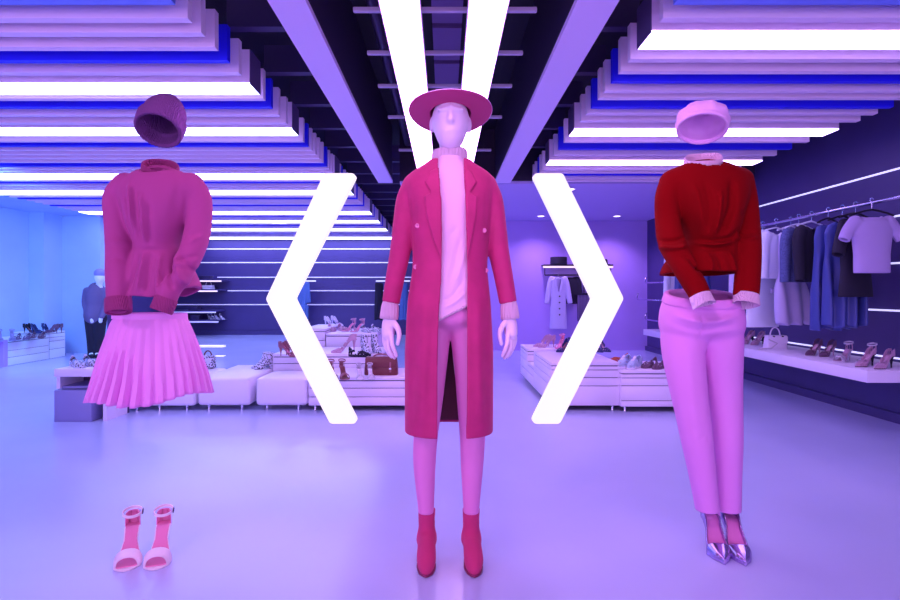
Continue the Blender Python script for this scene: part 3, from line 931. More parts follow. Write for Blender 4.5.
Vb = (rad - rr) * .8
Vb = np.maximum(Vb, wv - .142)
Vb = Vb + .004 * np.exp(-((wv - .004) / .006) ** 2)
ang = np.arctan2(v, u)
Vb = Vb + .0012 * np.sin(ang * 44) + .006 * np.exp(-((ang - .2) / .35) ** 2) * np.exp(-((wv - .06) / .03) ** 2)
Vb = np.maximum(shell(Vb.astype(np.float32), .010), -.052 - wv)
o = sdf_obj('beanie', G, Vb, M['beanie'], None, (lx(161), YL, lz(147)))
tag(o, 'ribbed purple knit beanie floating above the magenta sweater', 'hat')
Vf = (rad - (rr + .004)) * .8
Vf = np.maximum(np.maximum(Vf, -(Vf + .009)), np.maximum(-.056 - wv, wv - .000))
Vf = Vf + .0012 * np.sin(ang * 44)
sdf_obj('folded_brim', G, Vf.astype(np.float32), M['beanie'], o)

# pleated skirt
NP = 34; NR = 26; V_ = []; F_ = []
prof = [(314, 116, 187, .085), (318, 113, 188.5, .09), (322, 110, 190, .10), (332, 106.5, 194, .112), (345, 102, 198.5, .128), (360, 97, 203, .145), (380, 92, 208.5, .165), (401, 86.5, 212.5, .185)]
pa = np.array(prof, float)
K = 4; n = NP * K
for i in range(NR + 1):
    t = i / NR
    py = 314 + (395 - 314) * t
    xl, xr, ry = (np.interp(314 + 87 * t, pa[:, 0], pa[:, j]) for j in (1, 2, 3))
    for k in range(n):
        a = 2 * PI * k / n
        ph = k % K
        amp = (.003 + .062 * t) * (1 if ph in (1, 2) else -1) * (.8 + .4 * math.sin(a * 3 + 1))
        sk = (.0 if ph in (0, 1) else .6) * (2 * PI / n) * t
        aa = a + sk + .02 * math.sin(a * 5)
        cxp = (xl + xr) / 2; hw = math.sqrt(((xr - xl) / 2) ** 2 - (ry * .52 * F / YL) ** 2) * .975
        x = cxp + hw * (1 + amp) * math.cos(aa)
        hemdy = t * (2.5 * math.sin(a * 4 + .5) - 5.0 * max(0, math.cos(a)) + 2)
        p = P(x, py + hemdy, YL)
        p.y = YL + ry * (1 + amp * 1.3) * math.sin(aa)
        V_.append(p)
for i in range(NR):
    for k in range(n):
        k2 = (k + 1) % n
        F_.append((i * n + k, i * n + k2, (i + 1) * n + k2, (i + 1) * n + k))
sk = mk('pleated_skirt', V_, F_, M['pleat'], None, (lx(150), YL, lz(400)))
md = sk.modifiers.new('cloth', 'SOLIDIFY'); md.thickness = .003
sk.data.set_sharp_from_angle(angle=math.radians(50))
tag(sk, 'pink knife pleated skirt floating under the magenta sweater', 'skirt')
def wmod(p, a, i): return Vector((p.x * .145, p.y * .09, p.z))
MB().lathe([(1.0, lz(318.5)), (1.03, lz(318.5)), (1.02, lz(313)), (.99, lz(313))], 64, Matrix.Translation((lx(150), YL, 0)), closed=True, mod=wmod).build('waistband', M['pleat'], sk, smooth=True)

# ================================================================== beret outfit (right)
YR = 2.3
FOLD = 1.9; FWID = 1.3
rz = lambda y: P(0, y, YR).z
rx_ = lambda x: P(x, 0, YR).x
G = Grid((rx_(648), YR - .26, rz(312)), (rx_(768), YR + .19, rz(152)), .005)
V = loft(G, prow([(150, 686, 720, .066), (162, 686, 720, .068), (167, 676, 732, .082), (172, 664, 747, .098), (182, 660, 751, .115), (198, 664, 748, .135), (218, 672, 742, .145), (236, 680, 737, .135), (244, 682, 736, .115),
                  (251, 676, 737, .118), (262, 664, 738, .138), (274, 659, 738, .15), (285, 657, 739, .152), (315, 657, 739, .152)], YR))
C1 = pch([(674, 184, -.01, .060), (668, 198, -.02, .052), (668, 222, -.04, .051), (672, 243, -.08, .055), (684, 266, -.15, .050), (697, 289, -.185, .045), (700.5, 297, -.195, .041), (702, 300, -.198, .041)], YR)
C2 = pch([(738, 182, -.01, .060), (744, 198, -.01, .051), (746.5, 222, -.02, .050), (747.5, 240, -.05, .052), (747.5, 262, -.08, .052), (746.5, 289, -.11, .050), (746.3, 297, -.12, .046), (746.2, 300, -.122, .046)], YR)
chain(G, V, C1, .014); chain(G, V, C2, .014)
folds(G, V, YR - .1, [([(680, 178), (686, 210), (697, 238)], .012, .016), ([(692, 182), (697, 210), (700, 236)], .009, -.007), ([(702, 180), (706, 205), (707, 236)], .008, .005), ([(730, 180), (727, 208), (716, 238)], .012, .016), ([(717, 190), (713, 215), (710, 238)], .008, -.008),
                      ([(692, 236), (708, 241), (728, 238), (736, 230)], .007, .010), ([(690, 244), (710, 249), (734, 246)], .007, .012), ([(692, 240), (710, 245), (733, 242)], .006, -.010),
                      ([(672, 256), (682, 262), (690, 275)], .008, .006), ([(712, 252), (716, 262), (718, 278)], .009, .006), ([(726, 252), (730, 264), (732, 276)], .008, -.006), ([(704, 252), (706, 264), (704, 276)], .008, -.006),
                      ([(656, 238), (668, 242), (684, 238)], .006, .010), ([(656, 246), (668, 249), (682, 246)], .006, -.010), ([(736, 230), (746, 233), (758, 231)], .006, .010), ([(736, 237), (747, 239), (759, 236)], .006, -.008),
                      ([(664, 200), (670, 212), (680, 216)], .007, .005), ([(752, 200), (746, 212), (738, 214)], .007, .005), ([(680, 262), (686, 270), (696, 268)], .006, .004)])
Vs = shell(V, .018)
for c in (C1, C2): Vs = cut_end(G, Vs, c[-2], c[-3], .075)
arm = np.minimum(chain(G, G.full(), C1, 0), chain(G, G.full(), C2, 0))
hemz = rz(274) - (G.Y - YR) * .05
Vs = np.maximum(Vs, -np.maximum(G.Z - hemz, .008 - arm))
ny, nx = G.Y - YR, G.X - rx_(703.2)
ncol = np.sqrt(nx ** 2 + ny ** 2) - .09
Vs = np.maximum(Vs, -np.maximum(ncol, rz(163.5) + .5 * (.9 * ny + .43 * nx) - G.Z))
red = sdf_obj('red_sweater', G, Vs.astype(np.float32), M['red'], None, (rx_(705), YR, rz(280)))
tag(red, 'empty red sweater with pink collar and cuffs floating above the pink trousers', 'sweater')
CT = Matrix.Translation((rx_(703.2), YR, rz(159))) @ Matrix.Rotation(math.radians(-25), 4, 'Z') @ Matrix.Rotation(math.radians(27), 4, 'X') @ Matrix.Rotation(math.radians(3), 4, 'Y')
MB().lathe([(.070, -.036), (.077, -.030), (.080, -.015), (.078, .002), (.073, .009), (.068, .006), (.068, -.008), (.066, -.034)], 72, CT, closed=True,
           mod=lambda p, a, i: Vector((p.x * (.95 + .005 * math.sin(a * 30)), p.y * .97, p.z + .003 * math.sin(a * 3)))).build('collar', M['rib_pink'], red, smooth=True, sharp=60)
for c in (C1, C2):
    A = Vector(c[-3][:3]) * .55 + Vector(c[-2][:3]) * .45; Bq = Vector(c[-2][:3]); d = (Bq - A).normalized()
    A = Vector(c[-2][:3]) - d * .025; Bq = Vector(c[-2][:3]) + d * .034; d = Bq - A; L = d.length; r = c[-2][3]
    Q = Matrix.Translation(A) @ d.to_track_quat('Z', 'Y').to_matrix().to_4x4()
    MB().lathe([(r - .006, 0), (r - .001, 0), (r + .002, L * .3), (r + .005, L * .9), (r + .006, L), (r + .001, L), (r - .004, L * .8), (r - .008, 0)], 48, Q, closed=True,
               mod=lambda p, a, i: Vector((p.x, p.y, p.z + .004 * math.sin(a * 2)))).build('cuff', M['rib_pink'], red, smooth=True, sharp=60)

# beret
G = Grid((rx_(668), YR - .16, rz(146)), (rx_(740), YR + .16, rz(88)), .004)
Rb = Matrix.Rotation(math.radians(-25), 3, 'Z') @ Matrix.Rotation(math.radians(2), 3, 'Y') @ Matrix.Rotation(math.radians(-24), 3, 'X')
u, v, wv = rotf(G, (rx_(703.5), YR + .01, rz(121.5)), Rb)
u, v, wv = u / .93, v / .93, wv / .95
ang = np.arctan2(v, u)
puff = 1 + .045 * np.sin(ang * 9 + .5) * np.clip((wv + .02) / .05, 0, 1) + .012 * np.sin(ang * 5)
rr = np.interp(wv, [-.045, -.03, -.012, .01, .03, .05, .07, .084, .092], [.100, .103, .109, .114, .106, .087, .060, .032, .004]).astype(np.float32)
rad = np.sqrt((u) ** 2 + (v / 1.02) ** 2) / puff
Vb = np.maximum((rad - rr) * .7, wv - .092)
Vb = Vb + .004 * np.exp(-((u - .02) / .012) ** 2) * (v < 0) + .003 * np.exp(-((u + .04) / .012) ** 2) * (v < 0)
Vb = np.maximum(shell(Vb.astype(np.float32), .009), -.030 - wv)
o = sdf_obj('beret', G, Vb.astype(np.float32), M['beret'], None, (rx_(704), YR, rz(139)))
tag(o, 'puffy pale pink beret floating above the red sweater', 'hat')
Vf = (rad * puff - np.interp(wv, [-.05, -.02, 0], [.101, .105, .110])) * .8
Vf = np.maximum(np.maximum(Vf - .004, -(Vf + .006)), np.maximum(-.040 - wv, wv + .022))
sdf_obj('band', G, Vf.astype(np.float32), M['beret'], o)

FOLD = 2.2; FWID = 1.6
# trousers
G = Grid((rx_(652), YR - .2, rz(524)), (rx_(750), YR + .18, rz(282)), .005)
V = loft(G, prow([(275, 668, 734, .105), (290, 666, 737, .108), (305, 662.5, 740, .115), (325, 661, 741.5, .125), (333, 668, 736, .108), (339, 688, 716, .06), (343, 698, 706, .03)], YR))
V = smax(V, rz(342) - G.Z, .03)
La = chain(G, G.full(), pch([(684, 318, 0, .086), (682.5, 335, 0, .087), (683.5, 355, -.01, .084), (687, 380, -.02, .077), (692, 410, -.025, .069), (697, 440, -.025, .0635), (702.5, 475, -.02, .054), (707.5, 510, -.01, .0475), (709, 530, -.01, .047)], YR), 0)
Lb = chain(G, G.full(), pch([(719, 318, 0, .086), (721, 335, 0, .086), (721.5, 355, .0, .083), (723, 380, .01, .075), (725.5, 410, .015, .066), (727, 440, .02, .0615), (727.5, 475, .03, .055), (728, 514, .04, .050), (728, 534, .04, .049)], YR), 0)
V = smin(V, smin(La, Lb, .003), .045)
folds(G, V, YR - .1, [([(664, 300), (690, 312), (735, 308)], .007, .007), ([(668, 312), (700, 322), (738, 316)], .008, -.007), ([(666, 318), (695, 330), (740, 324)], .007, .006), ([(690, 303), (715, 310), (738, 303)], .006, -.005),
                      ([(699, 312), (701, 330), (702, 345)], .004, .005), 
                      ([(688, 350), (693, 400), (702, 470)], .012, -.004), ([(728, 350), (731, 400), (731, 480)], .012, -.004), ([(700, 442), (708, 436), (712, 446)], .006, .006), ([(714, 445), (722, 452), (734, 446)], .007, .005), ([(735, 462), (726, 468), (718, 464)], .006, .005), ([(690, 425), (700, 432), (710, 428)], .008, .004)])
Vs = shell(V, .012)
Vs = np.maximum(Vs, G.Z - (rz(295) + (G.Y - YR) * .22))
Vs = np.maximum(Vs, (rz(509.5) + np.where(G.X > rx_(716.5), -.017, 0)).astype(np.float32) - G.Z)
o = sdf_obj('tapered_trousers', G, Vs.astype(np.float32), M['slack'], None, (rx_(705), YR, rz(513)))
tag(o, 'empty pink tapered trousers floating between the red sweater and metallic pumps', 'trousers')
wbm = np.maximum(np.maximum(V - .004, -(V + .012)), np.maximum(G.Z - (rz(294) + (G.Y - YR) * .22), (rz(303) + (G.Y - YR) * .22) - G.Z))
sdf_obj('waistband', G, wbm.astype(np.float32), M['slack'], o)
# ================================================================== shoes
def shoe_parts(kind, L=.235, h=.005, HH=.085):
    """local frame: heel at the origin, toe towards -Y, sole on z=0"""
    G = Grid((-.06, -L - .02, -.004), (.06, .04, .30 if kind == 'boot' else .17), h)
    u = np.clip(-G.Y / L, -.2, 1.1); ax = np.abs(G.X)
    H = {'pump': HH, 'sandal': HH, 'boot': HH * .75, 'sneaker': .0, 'flat': .0}[kind]
    t = np.clip((u - .16) / .52, 0, 1); zs = H * (1 - t * t * (3 - 2 * t)) + .004
    W = {'pump': ([-.05, .0, .1, .38, .68, .86, .97, 1.02], [.004, .020, .028, .025, .038, .024, .007, .002]),
         'sandal': ([-.05, 0, .1, .38, .70, .88, .98, 1.02], [.004, .020, .026, .024, .046, .041, .022, .004]),
         'boot': ([-.06, 0, .1, .38, .68, .86, .97, 1.02], [.006, .026, .033, .030, .039, .028, .012, .004]),
         'sneaker': ([-.06, 0, .1, .38, .68, .88, .98, 1.03], [.006, .027, .034, .033, .043, .037, .022, .005]),
         'flat': ([-.05, 0, .1, .38, .70, .88, .98, 1.03], [.005, .024, .030, .028, .041, .033, .017, .004])}[kind]
    w = np.interp(u, *W).astype(np.float32)
    HHt = {'pump': ([0, .3, .55, .7, .85, 1], [.10, .085, .065, .042, .028, .013]),
           'sandal': ([0, .3, .55, .7, .85, 1], [.11, .08, .06, .052, .045, .03]),
           'boot': ([0, .3, .5, .7, .85, 1], [.12, .11, .085, .05, .034, .018]),
           'sneaker': ([0, .2, .4, .6, .8, 1], [.10, .105, .095, .07, .052, .03]),
           'flat': ([0, .2, .5, .7, .85, 1], [.085, .08, .065, .046, .036, .02])}[kind]
    hh = np.interp(u, *HHt).astype(np.float32)
    st_ = .022 if kind == 'sneaker' else (.010 if kind == 'flat' else .0045)
    inr = np.maximum(-.04 * L + 0 * u - (-G.Y), -G.Y - L * 1.01)
    sole = np.maximum(np.maximum(ax - w, inr), np.maximum(G.Z - zs - st_, zs - .004 - G.Z))
    zr = np.maximum(G.Z - zs - st_ * .6, 0)
    dome = (((ax / w) ** 2.4 + (zr / hh) ** 2.4) ** (1 / 2.4) - 1) * np.minimum(w, hh)
    dome = np.maximum(dome, np.maximum(inr, zs - G.Z))
    sh = np.maximum(dome, -(dome + .0042))
    out = {}
    if kind == 'pump':
        tl = np.interp(u, [0, .12, .3, .5, .63, .70, .75], [.060, .056, .042, .032, .030, .05, .2]).astype(np.float32)
        out['upper'] = np.maximum(sh, G.Z - zs - tl)
        out['insole'] = np.maximum(np.maximum(ax - w + .003, np.maximum(G.Z - zs - .0085, zs - G.Z + .002)), np.maximum(-G.Y - .72 * L, G.Y + .004))
        out['sole'] = sole
    elif kind == 'sandal':
        band = np.maximum(sh, np.abs(u - .80) - .115 + .25 * np.clip(.8 - u, 0, 1) * 0)
        out['toe_strap'] = band
        out['heel_counter'] = np.maximum(sh, np.maximum(u - .13, G.Z - zs - .060))
        out['insole'] = np.maximum(np.maximum(ax - w + .004, np.maximum(G.Z - zs - .0085, zs - G.Z + .001)), np.maximum(-G.Y - .93 * L, G.Y + .002))
        out['sole'] = sole
    elif kind == 'boot':
        V = sh
        shaft = np.sqrt((G.X) ** 2 + ((G.Y + .045) / 1.15) ** 2) - np.interp(G.Z, [.05, .1, .2, .3], [.038, .036, .040, .042]).astype(np.float32)
        V = smin(np.maximum(dome, 0 * u - 1), np.maximum(shaft, zs + .03 - G.Z), .02)
        out['upper'] = np.maximum(V, G.Z - .20)
        out['sole'] = sole
    else:
        openu = np.maximum(np.sqrt((ax / .026) ** 2 + ((-G.Y - .075) / (.058 if kind == 'sneaker' else .075)) ** 2) - 1, -(G.Z - zs - (.058 if kind == 'sneaker' else .028)) * 30)
        out['upper'] = np.maximum(sh, -openu * .02)
        if kind == 'sneaker':
            lac = np.maximum(np.abs(dome) - .0045, np.maximum(ax - .017, np.abs(u - .58) - .14))
            lac = np.maximum(lac, np.maximum(np.sin(u * 70) * .006 - .001, zs + .03 - G.Z))
            out['laces'] = lac
        out['sole'] = sole
        out['insole'] = np.maximum(np.maximum(ax - w + .004, np.maximum(G.Z - zs - st_ - .004, zs - G.Z + .001)), np.maximum(-G.Y - .6 * L, G.Y + .002))
    res = {k: nets(G, np.asarray(v, np.float32), 1) for k, v in out.items()}
    if kind in ('pump', 'sandal', 'boot'):
        m = MB()
        r0 = (.017, .012, .0055, .0045) if kind != 'boot' else (.030, .027, .022, .021)
        m.lathe([(.001, -.001), (r0[3], 0), (r0[2], H * .3), (r0[1], H * .8), (r0[0], H + .003), (.001, H + .005)], 16,
                Matrix.Translation((0, -.018 if kind != 'boot' else -.028, 0)))
        res['heel'] = (np.array(m.v), m.f)
    if kind == 'sandal':
        m = MB(); pts = []
        for k in range(28):
            a = 2 * PI * k / 28
            pts.append((.031 * math.cos(a), -.030 + .036 * math.sin(a), H + .066 + .008 * math.sin(a)))
        V_, F_ = [], []
        for p in pts:
            c = Vector((0, -.03, 0)); o_ = (Vector((p[0], p[1], 0)) - c).normalized()
            for dr, dz in ((0, -.0055), (.0028, -.0055), (.0028, .0055), (0, .0055)):
                V_.append((p[0] + o_.x * dr, p[1] + o_.y * dr, p[2] + dz))
        for k in range(28):
            k2 = (k + 1) % 28
            for q in range(4):
                F_.append((k * 4 + q, k2 * 4 + q, k2 * 4 + (q + 1) % 4, k * 4 + (q + 1) % 4))
        m.add(V_, F_)
        res['ankle_strap'] = (np.array(m.v), m.f)
        b = MB(); c0 = Vector((.0345, -.036, H + .066))
        rect = [c0 + Vector((0, y, z)) for y, z in ((-.009, -.009), (.009, -.009), (.009, .009), (-.009, .009))]
        b.tube(rect, .0016, 6, closed=True); b.tube([c0 + Vector((0, -.009, 0)), c0 + Vector((.002, .012, 0))], .0013, 6)
        res['buckle'] = (np.array(b.v), b.f)
    return res


CACHE = {}


def shoe(name, kind, loc, ang, mats, label, group, h=.005, L=.235, HH=.085, cat='shoe', scale=1.0, only=None):
    """loc: floor point under the heel; ang: turn about the vertical (0 = toe to the camera)"""
    key = (kind, h, L, HH)
    if key not in CACHE: CACHE[key] = shoe_parts(kind, L, h, HH)
    r = empty(name, loc, label, cat, group)
    r.rotation_euler = (0, 0, ang); r.scale = scale if isinstance(scale, tuple) else (scale,) * 3
    for k, (v, f) in CACHE[key].items():
        if only and k not in only: continue
        mm = mats.get(k, mats['*'])
        if (key, k, mm.name) in CACHE:
            o = bpy.data.objects.new(k, CACHE[(key, k, mm.name)]); o.parent = r; COL.objects.link(o); WO[o.name] = Vector(loc)
        else:
            WO[r.name] = Vector((0, 0, 0))
            o = mk(k, v, f, mm, r, (0, 0, 0)); CACHE[(key, k, mm.name)] = o.data
            WO[r.name] = Vector(loc)
            if not isinstance(f, np.ndarray): o.data.set_sharp_from_angle(angle=math.radians(45))
    return r


def heading(a, b): return math.atan2(b[0] - a[0], -(b[1] - a[1]))


# -- foreground pairs
sm = {'*': M['strap_white'], 'insole': M['insole'], 'heel_counter': M['insole'], 'sole': M['strap_white'], 'heel': M['insole'], 'buckle': M['buckle']}
for (hx_, hy_), (tx_, ty_), lab in (((-1.322, 2.335), (-1.234, 2.125), 'white strap heeled sandal with pink insole standing nearer the left edge below the skirt'),
                                    ((-1.197, 2.350), (-1.128, 2.140), 'white strap heeled sandal with pink insole standing nearer the mannequin below the skirt')):
    shoe('heeled_sandal', 'sandal', (hx_, hy_, 0), heading((hx_, hy_), (tx_, ty_)), sm, lab, 'pair of sandals under the skirt', h=.0026, L=.228, HH=.092, scale=(1.12, 1.0, 1.0))
pm = {'*': M['metallic'], 'insole': M['insole_p']}
for (hx_, hy_), (tx_, ty_), lab in (((1.150, 2.41), (1.106, 2.175), 'metallic lilac pointed pump under the left leg of the pink trousers'),
                                    ((1.229, 2.40), (1.184, 2.162), 'metallic lilac pointed pump under the right leg of the pink trousers')):
    shoe('pump', 'pump', (hx_, hy_, 0), heading((hx_, hy_), (tx_, ty_)), pm, lab, 'pair of metallic pumps', h=.0026, L=.238, HH=.092, scale=(1.27, 1.0, 1.1))

# ================================================================== furniture
def drawer_unit(name, lo, hi, rows, m, label, cat='display unit', group=None, front='y', legs=True, lh=.045):
    """box on short legs; rows: heights of the gaps on the front panel(s), split into drawers"""
    r = empty(name, ((lo[0] + hi[0]) / 2, (lo[1] + hi[1]) / 2, 0), label, cat, group)
    z0 = lh if legs else 0
    x0, y0 = lo[0], lo[1]; x1, y1, zt = hi
    MB().box((x0 + .012, y0 + .012, z0), (x1 - .012, y1 - .005, zt - .03)).build('carcass', M['gap'], r)
    box('top', (x0, y0, zt - .028), (x1, y1, zt), m, r, .004)
    zz = [z0] + list(rows) + [zt - .034]
    for a, b in zip(zz[:-1], zz[1:]):
        q = MB().box((x0, y0, a + .003), (x1, y0 + .02, b - .003), .003)
        q.box((x0, y0 + .016, a + .003), (x0 + .02, y1, b - .003), .003).box((x1 - .02, y0 + .016, a + .003), (x1, y1, b - .003), .003)
        q.build('drawer', m, r, smooth=True)
    if legs:
        for xx in (x0 + .05, x1 - .05):
            for yy in (y0 + .05, y1 - .05):
                MB().lathe([(.001, 0), (.014, 0), (.012, .01), (.012, lh), (.001, lh)], 12, Matrix.Translation((xx, yy, 0))).build('leg', M['chrome'], r, smooth=True)
    return r


# white bench along the left wall
drawer_unit('drawer_bench', (-6.98, 8.02, 0), (-6.38, 8.86, .375), (.12, .22), M['white_blue'], 'lower pale drawer bench along the left wall, nearer the camera', 'bench', 'pale benches along the left wall', legs=False)
drawer_unit('drawer_bench', (-6.98, 8.88, 0), (-6.38, 9.5 - .26, .435), (.15, .28, .34), M['white_blue'], 'taller pale drawer bench along the left wall beside the small mannequin', 'bench', 'pale benches along the left wall', legs=False)
r = empty('open_shelf', (-6.65, 7.6, 0), 'open shelf box with rosy end panel at the left edge of the photo', 'shelf')
box('end_panel', (-6.98, 7.92, 0), (-6.36, 8.0, .385), M['wall_lilac'], r); box('top', (-6.98, 7.2, .36), (-6.36, 7.92, .385), M['wall_lilac'], r)
box('back_panel', (-6.98, 7.2, 0), (-6.9, 7.92, .36), M['gap'], r)

# display table in front of the skirt, with the low box under it
r = empty('display_table', (-3.0, 4.7, 0), 'low lilac display table with open shelf and grey blue front box beside the skirt', 'table')
x0 = (54 - CX) * 4.57 / F; 
box('top', (x0, 4.57, .375), (-2.83, 4.93, .44), M['white'], r, .004)
box('back_panel', (x0, 4.9, .0), (-2.83, 4.93, .375), M['gap'], r)
box('shelf', (x0 + .03, 4.62, .27), (-2.86, 4.9, .29), M['greyblue'], r)
box('side_panel', (x0, 4.60, .27), (x0 + .03, 4.9, .375), M['white'], r)
box('front_box', (x0, 4.57, .0), (x0 + .31, 4.88, .262), M['greyblue'], r, .004)
box('side_panel', (-2.86, 4.6, .0), (-2.83, 4.9, .375), M['white'], r)

# poufs
def pouf(x0, x1, y0, y1, zt, label):
    r = empty('pouf', ((x0 + x1) / 2, (y0 + y1) / 2, 0), label, 'pouf', 'white leatherette poufs')
    zb = .045
    m = MB().box((x0, y0, zb), (x1, y1, zt), .035, 4)
    m.build('cushion', M['leather_white'], r, smooth=True)
    sm_ = MB().tube([Vector(p) for p in ((x0 + .02, y0 + .006, zt - .02), (x1 - .02, y0 + .006, zt - .02), (x1 - .006, y0 + .02, zt - .02), (x1 - .006, y1 - .02, zt - .02), (x1 - .02, y1 - .006, zt - .02), (x0 + .02, y1 - .006, zt - .02), (x0 + .006, y1 - .02, zt - .02), (x0 + .006, y0 + .02, zt - .02))], .004, 6, closed=True)
    sm_.build('piping', M['leather_white'], r, smooth=True)
    for xx in (x0 + .09, x1 - .09):
        for yy in (y0 + .05, y1 - .05):
            MB().lathe([(.001, 0), (.012, 0), (.011, .01), (.014, zb + .006), (.001, zb + .006)], 12, Matrix.Translation((xx, yy, 0))).build('leg', M['chrome'], r, smooth=True)
PX = lambda x, Y: (x - CX) * Y / F
pouf(PX(106, 4.95), PX(144, 4.95), 4.95, 5.75, .29, 'white pouf behind the left half of the pleated skirt')
pouf(PX(147, 4.98), PX(194.5, 4.98), 4.98, 5.75, .29, 'white pouf behind the right hem of the pleated skirt')
pouf(PX(197, 5.0), PX(250, 5.0), 5.0, 5.95, .295, 'long white pouf carrying the brown patterned bag, between skirt and chevron')
pouf(PX(255.5, 5.0), PX(307, 5.0), 5.0, 5.50, .295, 'short white pouf half behind the left chevron')

# stepped white podium in the middle
drawer_unit('podium', (PX(308.5, 5.0), 5.0, 0), (PX(415, 5.0), 5.62, .305), (.125, .205), M['white'], 'low white podium with the brown satchel, behind the mannequin', 'podium', 'stepped white podiums')
drawer_unit('podium', (PX(272.5, 5.64), 5.64, 0), (PX(382, 5.64), 6.35, .445), (.14, .25, .345), M['white'], 'middle white podium step with the beige pump, behind the low podium', 'podium', 'stepped white podiums', legs=False)
drawer_unit('podium', (PX(300, 6.55), 6.55, 0), (PX(325, 6.55), 7.5, .64), (.18, .34, .5), M['white'], 'tall narrow white podium at the back beside the left chevron', 'podium', 'stepped white podiums', legs=False)
drawer_unit('podium', (PX(326, 6.55), 6.55, 0), (PX(377, 6.55), 7.5, .585), (.3,), M['white'], 'tall broad white podium at the back left of the mannequin hand', 'podium', 'stepped white podiums', legs=False)

# right hand display of drawers
drawer_unit('drawer_counter', (.96, 5.0, 0), (1.585, 5.95, .44), (.225, .30, .37), M['white'], 'stepped drawer counter with navy heels, beside the right chevron', 'counter', 'white drawer counters')
drawer_unit('drawer_counter', (.96, 5.955, 0), (1.585, 6.42, .27), (.16,), M['white'], 'low middle step of the drawer counters right of the mannequin hand', 'counter', 'white drawer counters')
drawer_unit('drawer_counter', (.96, 6.425, 0), (1.585, 7.0, .415), (.16, .27, .345), M['white'], 'far end drawer counter nearest the lilac back wall', 'counter', 'white drawer counters')
drawer_unit('drawer_counter', (PX(621, 4.95), 4.95, 0), (2.45, 5.62, .375), (.10, .235, .305), M['white'], 'lower drawer counter with blue sneakers, beside the pink trousers', 'counter', 'white drawer counters')

# wall shelf on the right
r = empty('wall_shelf', (3.43, 6.0, .412), 'long thick lilac wall shelf carrying heels and a white handbag', 'shelf')
box('board', (3.1, 4.04, .412), (3.745, 8.6, .5), M['white'], r, .004)
rail_ = empty('clothes_rail', (3.3, 5.2, 1.77), 'long lilac clothes rail on the dark right wall', 'rail')
MB().tube([(3.3, 3.6, 1.77), (3.3, 8.4, 1.77)], .013, 12).build('tube', M['chrome'], rail_, smooth=True)
for yy in (3.9, 6.2, 8.2):
    MB().tube([(3.3, yy, 1.77), (3.50, yy, 1.80), (3.748, yy, 1.80)], .009, 10).build('bracket', M['chrome'], rail_, smooth=True)

# chrome hooks on the far part of the right wall
for i, (y, z, lab) in enumerate(((8.9, 1.23, 'upper curved chrome wall rack below the red sweater'), (8.9, .62, 'lower curved chrome wall rack left of the pink trousers'), (9.3, .95, 'middle curved chrome wall rack left of the pink trousers'))):
    o = MB().tube([(3.748, y - .5, z + .0), (3.42, y - .5, z), (3.38, y - .45, z), (3.36, y - .3, z), (3.36, y + .3, z), (3.38, y + .4, z + .02), (3.42, y + .45, z + .10)], .012, 10).build('wall_rack', M['led'] if False else M['chrome'], smooth=True)
    tag(o, lab, 'rack', 'curved wall racks')

# ================================================================== clothes on the rail
def hanger(x, y, z, w, m, label, rz_=math.radians(20), grp='hangers on the long rail'):
    r = empty('clothes_hanger', (x, y, z), label, 'hanger', grp)
    zz = z - .105
    a = []
    for k in range(13):
        t = k / 12; xx = x + (t - .5) * w
        a.append((xx, y, zz + .035 - .045 * abs(2 * t - 1) ** 1.3))
    MB().tube(a, .008, 8).build('bar', m, r, smooth=True)
    hk = [(x, y, zz + .03), (x, y, z - .03), (x - .004, y, z - .01)]
    for k in range(9):
        an = PI * k / 8
        hk.append((x, y - .018 * math.cos(an) * -1 - .0, z + .004 + .016 * math.sin(an)))
    MB().tube(hk, .0028, 6).build('hook', M['chrome'], r, smooth=True)
    r.rotation_euler = (0, 0, rz_)
    return r


